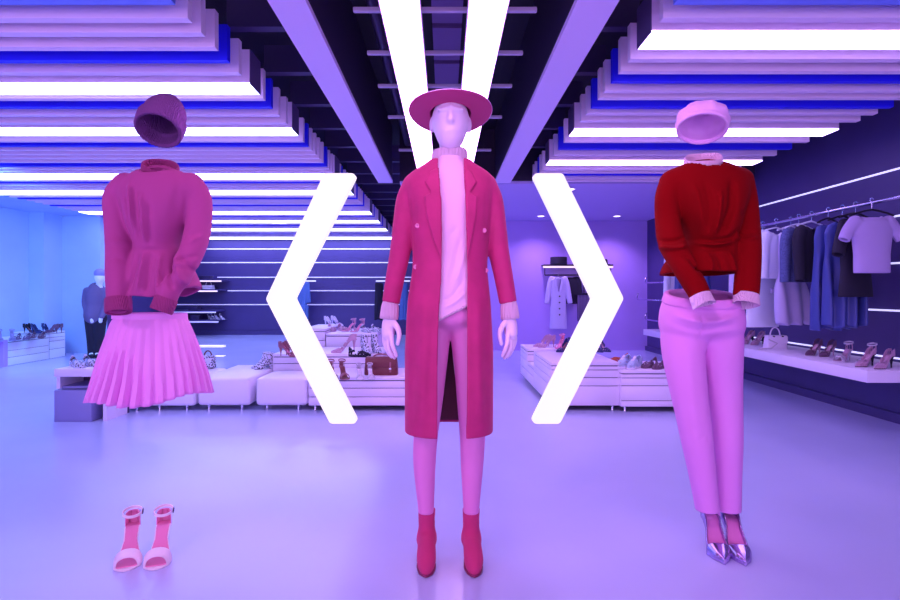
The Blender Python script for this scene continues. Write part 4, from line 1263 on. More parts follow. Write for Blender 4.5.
def garment(name, x, y, ztop, rows, sleeves, m, label, cat, grp, h=.008, neck=.06, open_front=None, drape=0.0, seed=0, dn=.03, flare_n=9, vneck=0.0, turn=0.0):
    """rows: (drop below the shoulder, half width, half depth); sleeves: chains of (dx, dz, dy, r)"""
    mxw = max(r_[1] for r_ in rows) + .02; dp = max(r_[2] for r_ in rows) + .05
    bot = max(r_[0] for r_ in rows)
    sx = [abs(p[0]) + p[3] for s in sleeves for p in s] + [mxw]
    G = Grid((x - max(sx) - .02, y - dp - .04, ztop - bot - .03), (x + max(sx) + .02, y + dp + .04, ztop + .03), h)
    V = loft(G, [(ztop - r_[0], x, y, r_[1], r_[2]) for r_ in rows] + [(ztop - bot - .2, x, y, rows[-1][1], rows[-1][2])], n=2.2, sm=3)
    for s in sleeves:
        chain(G, V, [(x + p[0], y + p[2], ztop + p[1], p[3]) for p in s], .012, ysc=.85)
    if drape:
        ph = seed * 1.7
        V = V + (drape * np.sin((G.X - x) * 2 * PI / dn * .5 + ph + 1.5 * np.sin((G.Z) * 3 + ph)) * np.clip((ztop - .2 - G.Z) / .4, 0, 1)).astype(np.float32)
    Vs = np.maximum(V, -(V + .018)) if not drape else V
    for s in sleeves:
        c = [(x + p[0], y + p[2], ztop + p[1], p[3]) for p in s]
        Vs = cut_end(G, Vs, c[-1], c[-2], .08)
    Vs = np.maximum(Vs, ztop - bot + .012 * np.sin((G.X - x) * 40 + seed) * (drape > 0) - G.Z)
    nk = np.sqrt((G.X - x) ** 2 + (G.Y - y) ** 2) - neck
    Vs = np.maximum(Vs, -np.maximum(nk, ztop - .018 - G.Z))
    if vneck:
        vv = np.maximum(np.abs(G.X - x) - np.clip((G.Z - (ztop - vneck)) * (neck / vneck), 0, neck), np.maximum(G.Y - y, ztop - vneck - G.Z))
        Vs = np.maximum(Vs, -vv)
    if open_front:
        op = np.maximum(np.abs(G.X - x) - open_front, G.Y - y)
        Vs = np.maximum(Vs, -op)
    o = sdf_obj(name, G, np.asarray(Vs, np.float32), m, None, (x, y, ztop))
    o.rotation_euler = (0, 0, turn)
    tag(o, label, cat, grp)
    return o, G, V


M['cl_white'] = mat('pale cotton', (.78, .82, .98), rough=.8, bump='noise', bscale=100, bstr=.2)
M['cl_lilac'] = mat('lilac knit', (.50, .38, .72), rough=.85, bump='rib', bscale=90, bstr=.3)
M['cl_dark'] = mat('black cloth', (.012, .009, .03), rough=.85)
M['cl_navy'] = mat('navy tweed', (.05, .06, .20), rough=.85, pattern='snake', col2=(.10, .13, .34), pscale=120)
M['cl_blue'] = mat('cornflower satin', (.04, .06, .30), rough=.45, sheen=.1)
M['cl_denim'] = mat('blue denim', (.10, .20, .50), rough=.8)
M['cl_grey'] = mat('grey lilac cloth', (.55, .5, .8), rough=.8)
M['cl_mauve'] = mat('mauve wool', (.15, .11, .25), rough=.85)

GR = 'clothes on the long rail'
ZT = 1.77 - .10
TN = math.radians(20)
SL = lambda w, l, r0=.05, r1=.042, out=.05: [[(s * (w - .02), -.045, 0, r0), (s * (w + .01), -.13, 0, r0), (s * (w + out * .6), -.13 - l * .5, -.01, (r0 + r1) / 2), (s * (w + out), -.13 - l, -.02, r1)] for s in (-1, 1)]
coatrows = lambda w, L_, d=.06: [(0, .06, .03), (.02, .10, .035), (.05, w - .03, .045), (.12, w, d), (.4, w - .015, d), (L_, w + .01, d + .01)]
# lilac tee in front
garment('knit_top', 3.29, 4.24, ZT, [(0, .06, .03), (.015, .085, .035), (.05, .15, .05), (.12, .155, .06), (.30, .135, .06), (.445, .135, .06)],
        [[(s * .13, -.05, 0, .05), (s * .185, -.12, 0, .045), (s * .222, -.19, -.01, .042)] for s in (-1, 1)], M['cl_lilac'],
        'lilac short sleeved knit top hanging at the near end of the rail', 'top', GR, neck=.07, h=.006)
hanger(3.29, 4.24, 1.785, .34, M['black'], 'black hanger holding the lilac short sleeved knit top', 0)
garment('black_dress', 3.30, 4.42, ZT - .01, coatrows(.17, .62, .055), SL(.15, .16, .05, .05, .08), M['cl_dark'], 'black garment hanging directly behind the lilac knit top', 'dress', GR, turn=TN)
hanger(3.30, 4.42, 1.785, .38, M['black'], 'black hanger holding the black garment behind the lilac top')
garment('satin_gown', 3.31, 4.58, ZT, [(0, .05, .03), (.03, .12, .04), (.10, .15, .05), (.3, .13, .05), (.6, .15, .045), (.88, .18, .05)], [], M['cl_blue'],
        'draped cornflower gown hanging behind the black garment', 'gown', GR, drape=.022, seed=1, dn=.05)
hanger(3.31, 4.58, 1.785, .34, M['black'], 'black hanger holding the draped cornflower gown')
garment('satin_gown', 3.29, 4.72, ZT, [(0, .04, .03), (.03, .10, .04), (.12, .12, .05), (.5, .11, .045), (.91, .15, .05)], [], M['cl_blue'],
        'narrow blue gown with the lowest hem, beside the black jacket', 'gown', GR, drape=.024, seed=3, dn=.045)
hanger(3.29, 4.72, 1.785, .26, M['black'], 'black hanger holding the narrow blue gown')
garment('black_jacket', 3.30, 4.95, ZT, coatrows(.17, .50, .06), SL(.155, .36, .055, .045, .02), M['cl_dark'], 'black jacket hanging between blue gowns and navy tweed jacket', 'jacket', GR, turn=TN, vneck=.2)
hanger(3.30, 4.95, 1.785, .36, M['cl_white'], 'pale hanger holding the black jacket')
garment('tweed_jacket', 3.30, 5.13, ZT, coatrows(.17, .50, .06), SL(.155, .38, .055, .045, .05), M['cl_navy'], 'navy tweed jacket hanging between black jacket and pale puffer jacket', 'jacket', GR, turn=TN, vneck=.2)
hanger(3.30, 5.13, 1.785, .36, M['cl_white'], 'pale hanger holding the navy tweed jacket')
garment('pale_dress', 3.34, 5.31, ZT, [(0, .06, .03), (.02, .10, .035), (.05, .15, .045), (.2, .15, .06), (.45, .14, .045), (.7, .21, .05), (.86, .22, .05), (.90, .21, .05)], [], M['cl_grey'],
        'long grey lilac dress whose full skirt shows under the dark jackets', 'dress', GR, turn=TN, drape=.014, seed=2, dn=.09)
hanger(3.34, 5.31, 1.785, .36, M['cl_white'], 'pale hanger holding the long grey lilac dress')
garment('puffer_jacket', 3.27, 5.43, ZT, coatrows(.17, .46, .055), SL(.16, .40, .06, .052, .05), M['cl_white'], 'pale puffer jacket hanging beside the navy tweed jacket', 'jacket', GR, turn=TN, vneck=.15)
hanger(3.27, 5.43, 1.785, .38, M['cl_white'], 'pale hanger holding the pale puffer jacket')
g, G_, V_s = garment('trench_coat', 3.27, 5.66, ZT, [(0, .06, .03), (.02, .10, .035), (.05, .15, .045), (.12, .18, .06), (.42, .15, .06), (.7, .21, .06), (.90, .22, .06), (.95, .21, .06)], SL(.165, .46, .058, .05, .04), M['cl_white'],
                     'long pale belted coat hanging next to the red sweater', 'coat', GR, turn=TN, vneck=.22)
box('belt', (3.14, 5.57, ZT - .45), (3.40, 5.59, ZT - .41), M['cl_grey'], g, .004)
box('pocket_flap', (3.29, 5.57, ZT - .60), (3.39, 5.59, ZT - .55), M['cl_grey'], g, .004)
hanger(3.27, 5.66, 1.785, .38, M['cl_white'], 'pale hanger holding the long pale belted coat')
garment('grey_jacket', 3.28, 5.98, ZT, coatrows(.17, .60, .06), SL(.16, .5, .055, .045, .06), M['cl_grey'], 'grey lilac jacket at the far end of the rail, edge showing beside the red sweater', 'jacket', GR, turn=TN, vneck=.2)
hanger(3.28, 5.98, 1.785, .36, M['cl_white'], 'pale hanger holding the grey lilac jacket at the far end')
garment('grey_shirt', 3.12, 6.95, ZT, coatrows(.16, .80, .05), SL(.15, .5, .05, .04, .04), M['cl_blue'], 'blue shirt glimpsed below the red sweater, deep along the rail', 'shirt', GR)
garment('white_shirt', 3.16, 7.4, ZT, coatrows(.16, .86, .05), SL(.15, .5, .05, .04, .04), M['cl_white'], 'pale shirt glimpsed below the red sweater, deepest along the rail', 'shirt', GR)

# ================================================================== shelf and coats on the lilac back wall
bx = lambda px: PX(px, 10.0)
bz = lambda py: CH - (py - CY) * 10.0 / F
r = empty('hat_shelf', (bx(578), 10.05, bz(268)), 'thin glowing shelf with a black hat on the lilac back wall', 'shelf')
box('board', (bx(543), 9.92, bz(266)), (bx(612), 10.19, bz(264.6)), M['black'], r)
box('light_strip', (bx(543), 9.93, bz(267.9)), (bx(612), 10.0, bz(266.2)), M['led_pink'], r)
hxx, hzz = bx(559), bz(264.6)
r = empty('top_hat', (hxx, 10.04, hzz), 'flat topped black hat on the glowing shelf', 'hat')
T = Matrix.Translation((hxx, 10.04, hzz))
MB().lathe([(.001, .0), (.155, .0), (.158, .006), (.15, .01), (.145, .012), (.150, .13), (.146, .138), (.001, .14)], 32, T).build('crown', M['cl_dark'], r, smooth=True)
MB().lathe([(.148, .014), (.150, .014), (.151, .05), (.148, .05)], 32, T, closed=True).build('ribbon', M['black'], r, smooth=True)
r = empty('bow_hat', (bx(604.5), 10.02, bz(264.6)), 'small dark hat with a bow at the right end of the glowing shelf', 'hat')
T = Matrix.Translation((bx(604.5), 10.02, bz(264.6)))
MB().lathe([(.001, 0), (.11, 0), (.11, .006), (.065, .012), (.06, .08), (.05, .1), (.001, .105)], 24, T).build('crown', M['cl_dark'], r, smooth=True)
GB = 'coats under the hat shelf'
wr = MB().tube([(bx(545), 10.02, bz(275)), (bx(611), 10.02, bz(275))], .012, 10)
for px in (545, 578, 611): wr.tube([(bx(px), 10.02, bz(275)), (bx(px), 10.02, bz(266.5))], .008, 8)
tag(wr.build('coat_rail', M['black'], smooth=True), 'short rail with coats under the glowing hat shelf', 'rail')
g, _, _ = garment('wool_coat', bx(557.5), 9.93, bz(276.5), [(0, .05, .03), (.02, .09, .04), (.05, .15, .05), (.15, .16, .06), (.4, .14, .06), (.95, .155, .07)], SL(.14, .36, .05, .045, .07), M['cl_grey'],
                  'long pale wool coat hanging under the black hat', 'coat', GB, vneck=.3, h=.009)
for k in range(4):
    zz = bz(276.5) - .36 - .11 * k
    MB().lathe([(.001, .006), (.014, .004), (.014, -.01), (.001, -.01)], 10, Matrix.Translation((bx(557.5) + .01, 9.865, zz)) @ Matrix.Rotation(PI / 2, 4, 'X')).build('button', M['cl_dark'], g)
for s in (-1, 1):
    q = MB().prism([(bx(557.5) + s * .02, 9.868, bz(276.5) - .30), (bx(557.5) + s * .055, 9.868, bz(276.5) - .01), (bx(557.5) + s * .10, 9.868, bz(276.5) - .07), (bx(557.5) + s * .085, 9.868, bz(276.5) - .16)], (0, 1, 0), .03)
    q.build('lapel', M['cl_grey'], g)
hanger(bx(557.5), 10.02 - .09, bz(275) + .015, .30, M['cl_white'], 'pale hanger holding the long wool coat', grp='hangers under the hat shelf')
garment('dark_jacket', bx(571), 10.06, bz(276.5), coatrows(.15, .5, .05), SL(.14, .40, .05, .045, .05), M['cl_dark'], 'dark jacket hanging half behind the pale wool coat', 'jacket', GB, h=.01)
r = empty('hanging_skirt', (bx(588), 10.0, bz(292)), 'dark striped skirt clipped to its hanger beside the right chevron', 'skirt', GB)
mm = MB()
for k in range(9):
    xx = bx(577.5 + k * 1.6)
    mm.box((xx, 9.98 + .01 * (k % 2), bz(321)), (xx + .026, 10.03, bz(294)), .006)
mm.build('cloth', M['cl_mauve'], r, smooth=True)
box('waistband', (bx(576), 9.975, bz(295)), (bx(592), 10.035, bz(293)), M['cl_dark'], r)
MB().tube([(bx(584), 10.0, bz(293)), (bx(584), 10.0, bz(283)), (bx(582.8), 10.0, bz(278)), (bx(584), 10.0, bz(276)), (bx(585), 10.0, bz(277))], .008, 8).build('hook', M['black'], r, smooth=True)

# ================================================================== back left: shelving, blue clothes, small mannequin
YB = 13.4
cx_ = lambda px: PX(px, YB); cz = lambda py: CH - (py - CY) * YB / F
GSH = 'glowing shelves on the left back wall'
shl = []
for i, (py, xr, lab) in enumerate(((281, 222.5, 'top'), (291, 218.5, 'upper middle'), (312, 217, 'lower middle'), (321.5, 219.5, 'bottom'))):
    r = empty('back_shelf', (cx_(197), YB, cz(py)), '%s short pink lit shelf on the back wall beside the magenta sweater' % lab, 'shelf', GSH)
    box('board', (cx_(168), YB - .1, cz(py) + .012), (cx_(xr), YB + .48, cz(py) + .04), M['wall_dark'], r)
    box('light_strip', (cx_(168), YB - .1, cz(py) - .02), (cx_(xr), YB - .06, cz(py) + .012), M['led_pink'] if i < 2 else M['led_dim'], r)
    shl.append(cz(py) + .04)
for px, py, i, wd, ht, lab in ((206, 279, 0, .16, .09, 'small dark box on the top lit shelf of the back wall'), (194, 309, 2, .14, .1, 'small dark box on the lower middle lit shelf of the back wall'), (196, 319, 3, .12, .12, 'small dark box on the bottom lit shelf of the back wall')):
    x = cx_(px); o = MB().box((x - wd, YB, shl[i]), (x + wd * .6, YB + .2, shl[i] + ht), .01).box((x - wd - .01, YB - .01, shl[i] + ht * .75), (x + wd * .6 + .01, YB + .21, shl[i] + ht), .008).build('storage_box', M['joist'], smooth=True)
    tag(o, lab, 'box', 'boxes on the lit back shelves')
def small_bag(name, loc, w, d, h_, m, label, mh=None, hh=.07, strap=None, lock=True, grp=None):
    """handbag with body, flap, handle"""
    x, y, z = loc
    r = empty(name, loc, label, 'bag', grp)
    b = MB(); n = 8; V_ = []; 
    prof = [(0, .96, 1.0), (.03, 1, 1.05), (.4, .99, .95), (.8, .95, .7), (1, .90, .5)]
    bm_rows = []
    for t, sx, sy in prof:
        ring = []
        for k in range(32):
            a = 2 * PI * k / 32; c, s_ = math.cos(a), math.sin(a)
            ring.append((x + w / 2 * sx * math.copysign(abs(c) ** .35, c), y + d / 2 * sy * math.copysign(abs(s_) ** .45, s_), z + h_ * t))
        bm_rows.append(ring)
    Vv = [p for rg in bm_rows for p in rg]; Ff = []
    for i in range(len(prof) - 1):
        for k in range(32):
            k2 = (k + 1) % 32
            Ff.append((i * 32 + k, i * 32 + k2, (i + 1) * 32 + k2, (i + 1) * 32 + k))
    Ff.append(tuple(range(31, -1, -1))); Ff.append(tuple((len(prof) - 1) * 32 + k for k in range(32)))
    b.add(Vv, Ff); b.build('body', m, r, smooth=True)
    f = MB().box((x - w * .46, y - d * .56, z + h_ * .42), (x + w * .46, y - d * .36, z + h_ * .97), .008)
    f.box((x - w * .46, y - d * .45, z + h_ * .93), (x + w * .46, y + d * .3, z + h_ * 1.02), .008)
    f.build('flap', m, r, smooth=True)
    pts = [(x + w * .24 * math.cos(a), y, z + h_ * .98 + hh * math.sin(a)) for a in [PI * k / 12 for k in range(13)]]
    MB().tube(pts, .007, 8).build('handle', mh or m, r, smooth=True)
    if lock:
        for sx in (-.28, .28):
            MB().box((x + w * sx - .008, y - d * .60, z + h_ * .18), (x + w * sx + .008, y - d * .40, z + h_ * .75), .003).build('buckle_strap', mh or m, r, smooth=True)
            MB().box((x + w * sx - .012, y - d * .63, z + h_ * .34), (x + w * sx + .012, y - d * .52, z + h_ * .42), .003).build('buckle', M['chrome'], r, smooth=True)
    return r
small_bag('handbag', (cx_(206.5), YB + .12, shl[1] + .002), .28, .14, .10, M['white'], 'pale handbag with arched handle on the upper middle lit shelf', hh=.12, lock=False)
pal = {'*': M['white']}; bk = {'*': M['cl_dark']}
for px, lab in ((204.5, 'pale heel standing leftmost on the bottom lit back shelf'), (208, 'pale heel second on the bottom lit back shelf'), (211.5, 'pale heel third on the bottom lit back shelf'), (216.5, 'pale heel rightmost on the bottom lit back shelf')):
    shoe('heel_shoe', 'pump', (cx_(px), YB + .2, shl[3]), .9, pal, lab, 'heels on the bottom lit back shelf', h=.008, only=('upper', 'sole', 'heel'))

M['led_bar'] = mat('pale glowing bar', (.9, .9, .9), emit=(.8, .7, .95), estr=.7)
# second lit shelf stack further down
for i, (py, lab) in enumerate(((346.5, 'upper'), (357, 'lower'))):
    Y = 9.2; x0_, x1_ = PX(160, Y), PX(223, Y); z = CH - (py - CY) * Y / F
    o = box('low_lit_shelf', (x0_, Y, z - .014), (x1_, Y + .12, z + .014), M['led_bar'])
    tag(o, '%s glowing low shelf bar behind the long white pouf' % lab, 'shelf', 'glowing low shelf bars')
# blue clothes behind the left chevron
r = empty('back_rail', (cx_(305), 13.4, cz(281)), 'short lit clothes rail behind the left chevron', 'rail')
box('light_strip', (cx_(285), 13.36, cz(281.6)), (cx_(315.5), 13.44, cz(280.4)), M['led'], r)
box('bracket', (cx_(300) - .02, 13.44, cz(281.4)), (cx_(300) + .02, 13.9, cz(280.6)), M['chrome'], r)
r = empty('back_rail', (cx_(390), 13.4, cz(281)), 'short lit clothes rail beside the raspberry coat sleeve', 'rail')
box('light_strip', (cx_(376), 13.36, cz(281.6)), (cx_(410), 13.44, cz(280.4)), M['led'], r)
box('bracket', (cx_(390) - .02, 13.44, cz(281.4)), (cx_(390) + .02, 13.9, cz(280.6)), M['chrome'], r)
for px, wd, m_, lab in ((294, .12, 'cl_blue', 'blue garment on the short back rail, mostly hidden by the left chevron'), (300.5, .10, 'cl_denim', 'denim blue garment on the short back rail beside the left chevron'),
                        (306.5, .09, 'cl_denim', 'rightmost denim blue garment on the short back rail beside the left chevron')):
    garment('blue_garment', cx_(px), 13.4 - (px - 300) * .035, cz(282), [(0, .04, .03), (.03, wd, .05), (.4, wd, .07), (.92, wd + .02, .08)], [[(s * wd, -.05, 0, .045), (s * (wd + .03), -.5, 0, .04)] for s in (-1, 1)], M[m_], lab, 'garment', 'clothes on the short back rails', h=.014, drape=.008, seed=px)
for px, m_, lab in ((379, 'cl_dark', 'dark garment on the short back rail left of the coat sleeve'), (404, 'cl_denim', 'blue garment on the short back rail between coat and sleeve')):
    garment('blue_garment', cx_(px), 13.4, cz(282), [(0, .04, .03), (.03, .1, .05), (.4, .1, .07), (.92, .12, .08)], [], M[m_], lab, 'garment', 'clothes on the short back rails', h=.014, drape=.008, seed=px)

# small mannequin at the back left
YM = 9.1
mp = lambda px, py, dy=0: (*P(px, py, YM + dy),)
r = empty('dressed_mannequin', (PX(95, YM), YM, 0), 'small distant mannequin in grey beanie, grey top and black trousers', 'mannequin')
G = Grid((PX(80, YM), YM - .3, 0), (PX(110, YM), YM + .3, CH - (262 - CY) * YM / F), .012)
def mch(V, l, k=.02, G_=None): return chain(G_ or G, V, [(*mp(a, b, c), d) for a, b, c, d in l], k)
V = G.full()
ell(G, V, mp(100, 277.5), (.075, .09, .10), .0); mch(V, [(99.5, 281, 0, .045), (99, 288, 0, .05)])
mch(V, [(96, 292, 0, .12), (95.5, 305, 0, .11), (95, 315, 0, .12)], .03)
mch(V, [(88, 291, 0, .05), (86, 302, 0, .045), (87, 312, -.08, .035), (91.5, 318, -.13, .03), (92, 321.5, -.13, .028)]); mch(V, [(104, 291, 0, .05), (107, 302, 0, .045), (104, 312, -.08, .035), (101, 318, -.13, .03), (100.5, 321.5, -.13, .028)])
mch(V, [(92, 318, 0, .09), (92, 338, 0, .06), (91.5, 352, 0, .045), (91.5, 356, -.08, .035)]); mch(V, [(99, 318, 0, .09), (98.5, 338, 0, .06), (97.5, 352, 0, .045), (97.5, 356, -.08, .035)])
sdf_obj('body', G, V, M['cl_white'], r)
V = G.full()
mch(V, [(96.3, 289.5, 0, .12), (96, 296, 0, .155), (95.5, 305, 0, .14), (95.3, 313, 0, .165), (95.3, 315, 0, .17)], .02)
mch(V, [(87.5, 291, 0, .066), (86, 302, 0, .062), (87.5, 311, -.08, .052), (90.5, 316, -.13, .046)]); mch(V, [(104.5, 291, 0, .066), (107, 302, 0, .062), (104, 311, -.08, .052), (101.5, 316, -.13, .046)])
V = np.maximum(V, -np.maximum(np.sqrt((G.X - mp(99.5, 0)[0]) ** 2 + (G.Y - YM) ** 2) - .07, mp(0, 288)[2] - G.Z))
sdf_obj('top', G, V, M['cl_mauve'], r)
V = G.full()
ell(G, V, mp(100, 273.5), (.088, .10, .085), 0); V = np.maximum(V, mp(0, 276)[2] - G.Z)
sdf_obj('beanie', G, V, M['greyblue'], r)
V = G.full()
mch(V, [(92, 318, 0, .115), (92, 338, 0, .08), (91.5, 352, 0, .058), (91.5, 354, 0, .058)], .01); mch(V, [(99.3, 318, 0, .115), (98.8, 338, 0, .08), (97.6, 352, 0, .058), (97.6, 354, 0, .058)], .01)
for a in (91.5, 97.5): mch(V, [(a, 354.5, .02, .05), (a, 357.5, -.14, .035)], .01)
V = np.maximum(V, .005 - G.Z)
sdf_obj('trousers', G, V, M['cl_dark'], r)

# ================================================================== shoes and bags on the displays
M['snake'] = mat('snake print', (.02, .02, .06), rough=.4, pattern='snake', col2=(.62, .62, .85), pscale=55)
M['beige'] = mat('rosy beige leather', (.55, .32, .50), rough=.35)
M['brown'] = mat('brown leather', (.16, .025, .04), rough=.4, bump='noise', bscale=90, bstr=.15)
M['tan'] = mat('tan leather', (.30, .10, .16), rough=.45)
M['navy'] = mat('navy leather', (.02, .03, .16), rough=.3)
M['silver'] = mat('pale grey leather', (.55, .5, .65), rough=.35)
M['sneak'] = mat('pale blue canvas', (.50, .60, .85), rough=.7)
M['mauve'] = mat('mauve leather', (.16, .08, .16), rough=.5)
NP_ = ('upper', 'sole', 'heel', 'insole', 'toe_strap', 'heel_counter', 'ankle_strap', 'laces')


def at(px, py, z): 
    Y = (CH - z) * F / (py - CY)
    return (PX(px, Y), Y, z)


def pair(name, kind, px, py, z, mats, ang, labels, group, dx=.085, h=.006, scale=1.0, L=.235, dy=.0):
    x, y, z = at(px, py, z)
    ca, sa = math.cos(ang), math.sin(ang)
    for s, lab in zip((-1, 1), labels):
        # centre the pair on the picked point, side by side across its own heading
        ox, oy = s * dx / 2, L * .5 + s * dy
        shoe(name, kind, (x + ox * ca - oy * sa, y + ox * sa + oy * ca, z), ang, mats, lab, group, h=h, scale=scale, only=NP_, L=L)

Z1, Z2, Z3, Z4 = .305, .445, .64, .585
# left bench
dk = {'*': M['cl_dark'], 'insole': M['tan']}
pair('dark_pump', 'pump', 33, 332.5, .435, dk, 1.5, ('dark pump on the tall left bench, leftmost there', 'dark pump on the tall left bench, second from the left'), 'dark pumps on the tall left bench', dx=.10)
pair('dark_pump', 'pump', 42, 332.8, .435, {'*': M['navy']}, 1.2, ('navy pump on the tall left bench, middle of the row', 'navy pump on the tall left bench, fourth from the left'), 'navy pumps on the tall left bench', dx=.16)
pair('dark_pump', 'pump', 53, 332.8, .435, {'*': M['mauve'], 'insole': M['insole']}, -1.6, ('mauve pump with pink lining at the right end of the tall left bench', 'mauve pump behind its mate at the right end of the tall left bench'), 'mauve pumps on the tall left bench', dx=.10)
pair('grey_heel', 'sandal', 6, 340.8, .375, {'*': M['greyblue']}, .7, ('grey blue heel nearest the left edge on the low bench', 'grey blue heel second on the low bench'), 'heels on the low left bench', dx=.14)
pair('lilac_flat', 'flat', 22, 339.5, .375, {'*': M['cl_mauve']}, .4, ('lilac flat shoe on the low left bench, left of its mate', 'lilac flat shoe on the low left bench, right of its mate'), 'lilac flats on the low left bench', dx=.12)
pair('lilac_flat', 'flat', 37, 338, .375, {'*': M['mauve']}, .4, ('mauve flat shoe on the low left bench, left of its mate', 'mauve flat shoe on the low left bench, right of its mate'), 'mauve flats on the low left bench', dx=.12)
# display table
pair('snake_flat', 'flat', 84, 366.5, .44, {'*': M['snake'], 'insole': M['silver']}, .9, ('snake print flat shoe on the display table, front of the pair', 'snake print flat shoe on the display table, back of the pair'), 'snake print flats', dx=.10)
# poufs
x, y, z = at(208, 368, .295)
small_bag('handbag', (x, y, z), .15, .09, .13, M['snake'], 'small patterned bag standing on the long white pouf beside the skirt', mh=M['brown'], hh=.05, lock=False)
pair('snake_boot', 'boot', 260, 368.5, .295, {'*': M['snake'], 'sole': M['cl_dark']}, -.95, ('snake print ankle boot on the short pouf, nearer the left', 'snake print ankle boot on the short pouf, beside the podium'), 'snake print ankle boots', dx=.105, scale=.8)
pair('rosy_pump', 'pump', 292, 356, Z2, {'*': M['tan'], 'insole': M['insole']}, 1.2, ('rosy brown pump on the middle podium left of the chevron, front', 'rosy brown pump on the middle podium left of the chevron, back'), 'rosy pumps by the chevron', dx=.09)
# middle podium
pair('strappy_sandal', 'sandal', 338, 378.5, Z1, {'*': M['tan'], 'insole': M['brown']}, .35, ('tan strappy sandal on the low podium, half behind the chevron', 'tan strappy sandal on the low podium, right of its mate'), 'tan strappy sandals', dx=.10)
pair('strap_shoe', 'sandal', 365.5, 379, Z1, {'*': M['silver'], 'insole': M['white']}, .25, ('pale grey strap shoe on the low podium, left of its mate', 'pale grey strap shoe on the low podium, against the brown satchel'), 'pale grey strap shoes', dx=.098, HH_=0) if False else pair('strap_shoe', 'sandal', 365.5, 379, Z1, {'*': M['silver'], 'insole': M['white']}, .25, ('pale grey strap shoe on the low podium, left of its mate', 'pale grey strap shoe on the low podium, against the brown satchel'), 'pale grey strap shoes', dx=.098, scale=.8)
x, y, z = at(381.5, 374.5, Z1)
small_bag('satchel', (x, y, z), .315, .12, .165, M['brown'], 'brown leather satchel standing on the low podium beside the mannequin hand', mh=M['tan'], hh=.03)
o = shoe('beige_pump', 'pump', (at(356, 352, Z2)[0], at(356, 352, Z2)[1], Z2), -1.15, {'*': M['beige'], 'insole': M['silver']}, 'rosy beige pump standing alone on the middle podium', None, h=.005, L=.23, HH=.11, scale=1.15)
o = shoe('dark_slipper', 'flat', (at(350, 356, Z2)[0], at(350, 356, Z2)[1] - .02, Z2), 1.2, {'*': M['cl_dark']}, 'dark slipper lying in front of the rosy beige pump', None, h=.006, only=NP_)
pair('snake_boot', 'boot', 372, 353, Z2, {'*': M['snake'], 'sole': M['cl_dark']}, .5, ('snake print boot on the middle podium, left of its mate', 'snake print boot on the middle podium, nearest the mannequin hand'), 'snake print boots on the middle podium', dx=.115, scale=.95)
pair('rosy_flat', 'flat', 337, 331, Z4, {'*': M['beige']}, .5, ('rosy flat shoe on the broad back podium, left of its mate', 'rosy flat shoe on the broad back podium, right of its mate'), 'rosy flats on the back podium', dx=.13)
pair('rosy_sandal', 'sandal', 353, 331.5, Z4, {'*': M['beige'], 'insole': M['insole']}, -.6, ('rosy sandal on the broad back podium, left of its mate', 'rosy sandal on the broad back podium, right of its mate'), 'rosy sandals on the back podium', dx=.15)
pair('pale_pump', 'pump', 334, 326, Z4, {'*': M['white']}, 1.0, ('pale pump at the rear of the broad back podium, left of its mate', 'pale pump at the rear of the broad back podium, right of its mate'), 'pale pumps on the back podium', dx=.14)
pair('snake_flat', 'flat', 371, 332, Z4, {'*': M['snake']}, .5, ('snake print flat on the broad back podium, left of its mate', 'snake print flat on the broad back podium, right of its mate'), 'snake print flats on the back podium', dx=.13)
# right counters
pair('navy_pump', 'pump', 567, 352, .44, {'*': M['navy'], 'insole': M['tan']}, -.9, ('navy pump on the stepped counter, front of the pair', 'navy pump on the stepped counter, back of the pair'), 'navy pumps on the stepped counter', dx=.10)
pair('beige_heel', 'pump', 544, 347, .415, {'*': M['beige']}, -1.2, ('rosy beige heel at the far counter end, front of the pair', 'rosy beige heel at the far counter end, back of the pair'), 'rosy beige heels on the far counter', dx=.11)
o = shoe('pink_sandal', 'sandal', (PX(563, 6.62), 6.62, .415), -.5, {'*': M['insole']}, 'pink sandal on the far counter below the pale wool coat', None, h=.006, only=NP_)
pair('navy_pump', 'pump', 600, 351.5, .44, {'*': M['navy'], 'insole': M['beige']}, .4, ('navy pump behind the right chevron, left of its mate', 'navy pump peeking out right of the chevron on the stepped counter'), 'navy pumps behind the right chevron', dx=.10)
pair('sneaker', 'sneaker', 629, 368, .375, {'*': M['sneak'], 'sole': M['white'], 'laces': M['white']}, -.75, ('pale blue sneaker on the lower counter, left of its mate', 'pale blue sneaker on the lower counter, right of its mate'), 'pale blue sneakers', dx=.105)
pair('loafer', 'flat', 654.5, 368, .375, {'*': M['mauve'], 'insole': M['tan']}, -.85, ('dark mauve loafer beside the pale blue sneakers', 'dark mauve loafer second from the pale blue sneakers'), 'dark mauve loafers', dx=.105)
pair('loafer', 'flat', 676, 368, .375, {'*': M['mauve'], 'insole': M['tan']}, -.85, ('dark mauve loafer half hidden by the pink trousers, left of its mate', 'dark mauve loafer wholly against the pink trousers'), 'dark loafers by the trousers', dx=.105)
o = shoe('orange_flat', 'flat', (PX(628, 5.5), 5.52, .375), -1.2, {'*': mat('orange leather', (.5, .08, .04), rough=.4)}, 'small orange flat shoe behind the pale blue sneakers', None, h=.006, only=NP_)
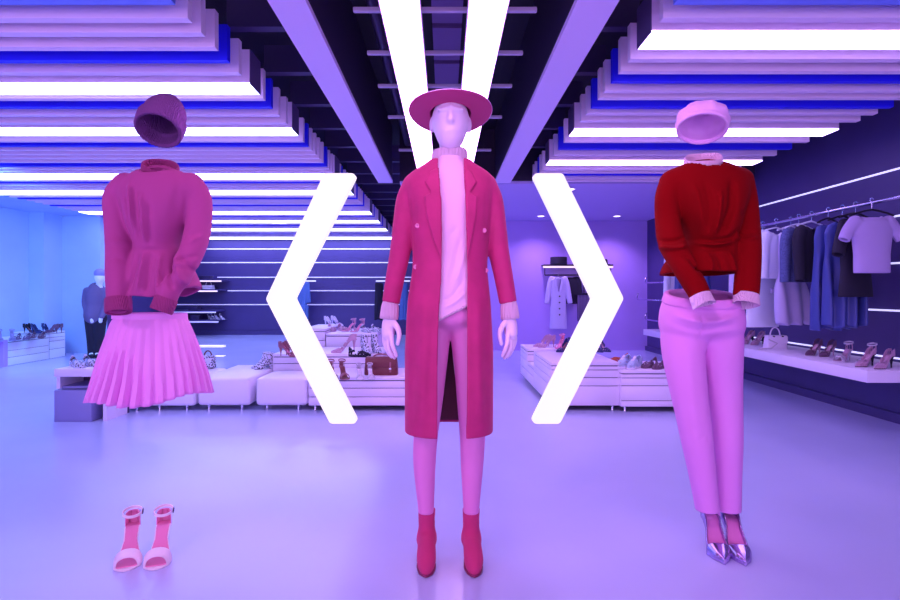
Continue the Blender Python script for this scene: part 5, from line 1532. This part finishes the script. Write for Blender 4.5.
# wall shelf
HS = 'heels on the wall shelf'
pair('beige_sandal', 'sandal', 808 - 28, 0 + 356, .5, {'*': M['beige']}, -.9, ('x', 'y'), HS) if False else None
def shelf_pair(name, kind, px, X, mats, ang, labels, grp, dx=.09, scale=1.0):
    Y = X * F / (px - CX)
    x, y = X, Y; ca, sa = math.cos(ang), math.sin(ang); L = .235
    for s, lab in zip((-1, 1), labels):
        ox, oy = s * dx / 2, L * .5
        shoe(name, kind, (x + ox * ca - oy * sa, y + ox * sa + oy * ca, .5), ang, mats, lab, grp, h=.005, scale=scale, only=NP_)
shelf_pair('beige_pump', 'pump', 874, 3.30, {'*': M['beige'], 'heel': M['cl_dark'], 'sole': M['cl_dark']}, -1.15, ('rosy pump with dark heel at the near shelf corner, front of the pair', 'rosy pump with dark heel at the near shelf corner, back of the pair'), 'rosy pumps on the wall shelf', dx=.13)
shelf_pair('ankle_strap_sandal', 'sandal', 855, 3.38, {'*': M['silver'], 'insole': M['beige'], 'heel_counter': M['beige']}, -1.05, ('pale ankle strap sandal on the wall shelf, left of its mate', 'pale ankle strap sandal on the wall shelf, touching the rosy pumps'), 'ankle strap sandals on the wall shelf', dx=.17)
shelf_pair('dark_toe_pump', 'pump', 820, 3.42, {'*': M['mauve'], 'insole': M['beige'], 'heel': M['beige']}, -1.1, ('dark toed pump in the middle of the wall shelf, left of its mate', 'dark toed pump in the middle of the wall shelf, right of its mate'), 'dark toed pumps on the wall shelf', dx=.12)
shelf_pair('strap_heel', 'pump', 752, 3.42, {'*': M['beige'], 'heel': M['cl_dark']}, -1.1, ('rosy strap heel on the wall shelf against the trousers, left of its mate', 'rosy strap heel on the wall shelf left of the white handbag'), 'rosy heels beside the handbag', dx=.12)
Yh = 3.38 * F / (775 - CX)
b = small_bag('white_handbag', (3.38, Yh, .5), .21, .11, .135, M['white'], 'white handbag with arched handle standing on the wall shelf', hh=.085, lock=False)
st_ = MB().tube([(3.38 - .1, Yh - .06, .60), (3.38 - .02, Yh - .075, .56), (3.38 - .09, Yh - .09, .512), (3.38 - .2, Yh - .06, .507)], .007, 8)
st_.build('strap', M['silver'], b, smooth=True)
for sx in (-.045, .045): MB().lathe([(.001, .01), (.012, .008), (.012, -.01), (.001, -.01)], 12, Matrix.Translation((3.38 + sx, Yh - .052, .5 + .125)) @ Matrix.Rotation(PI / 2, 4, 'X')).build('ring', M['cl_dark'], b)
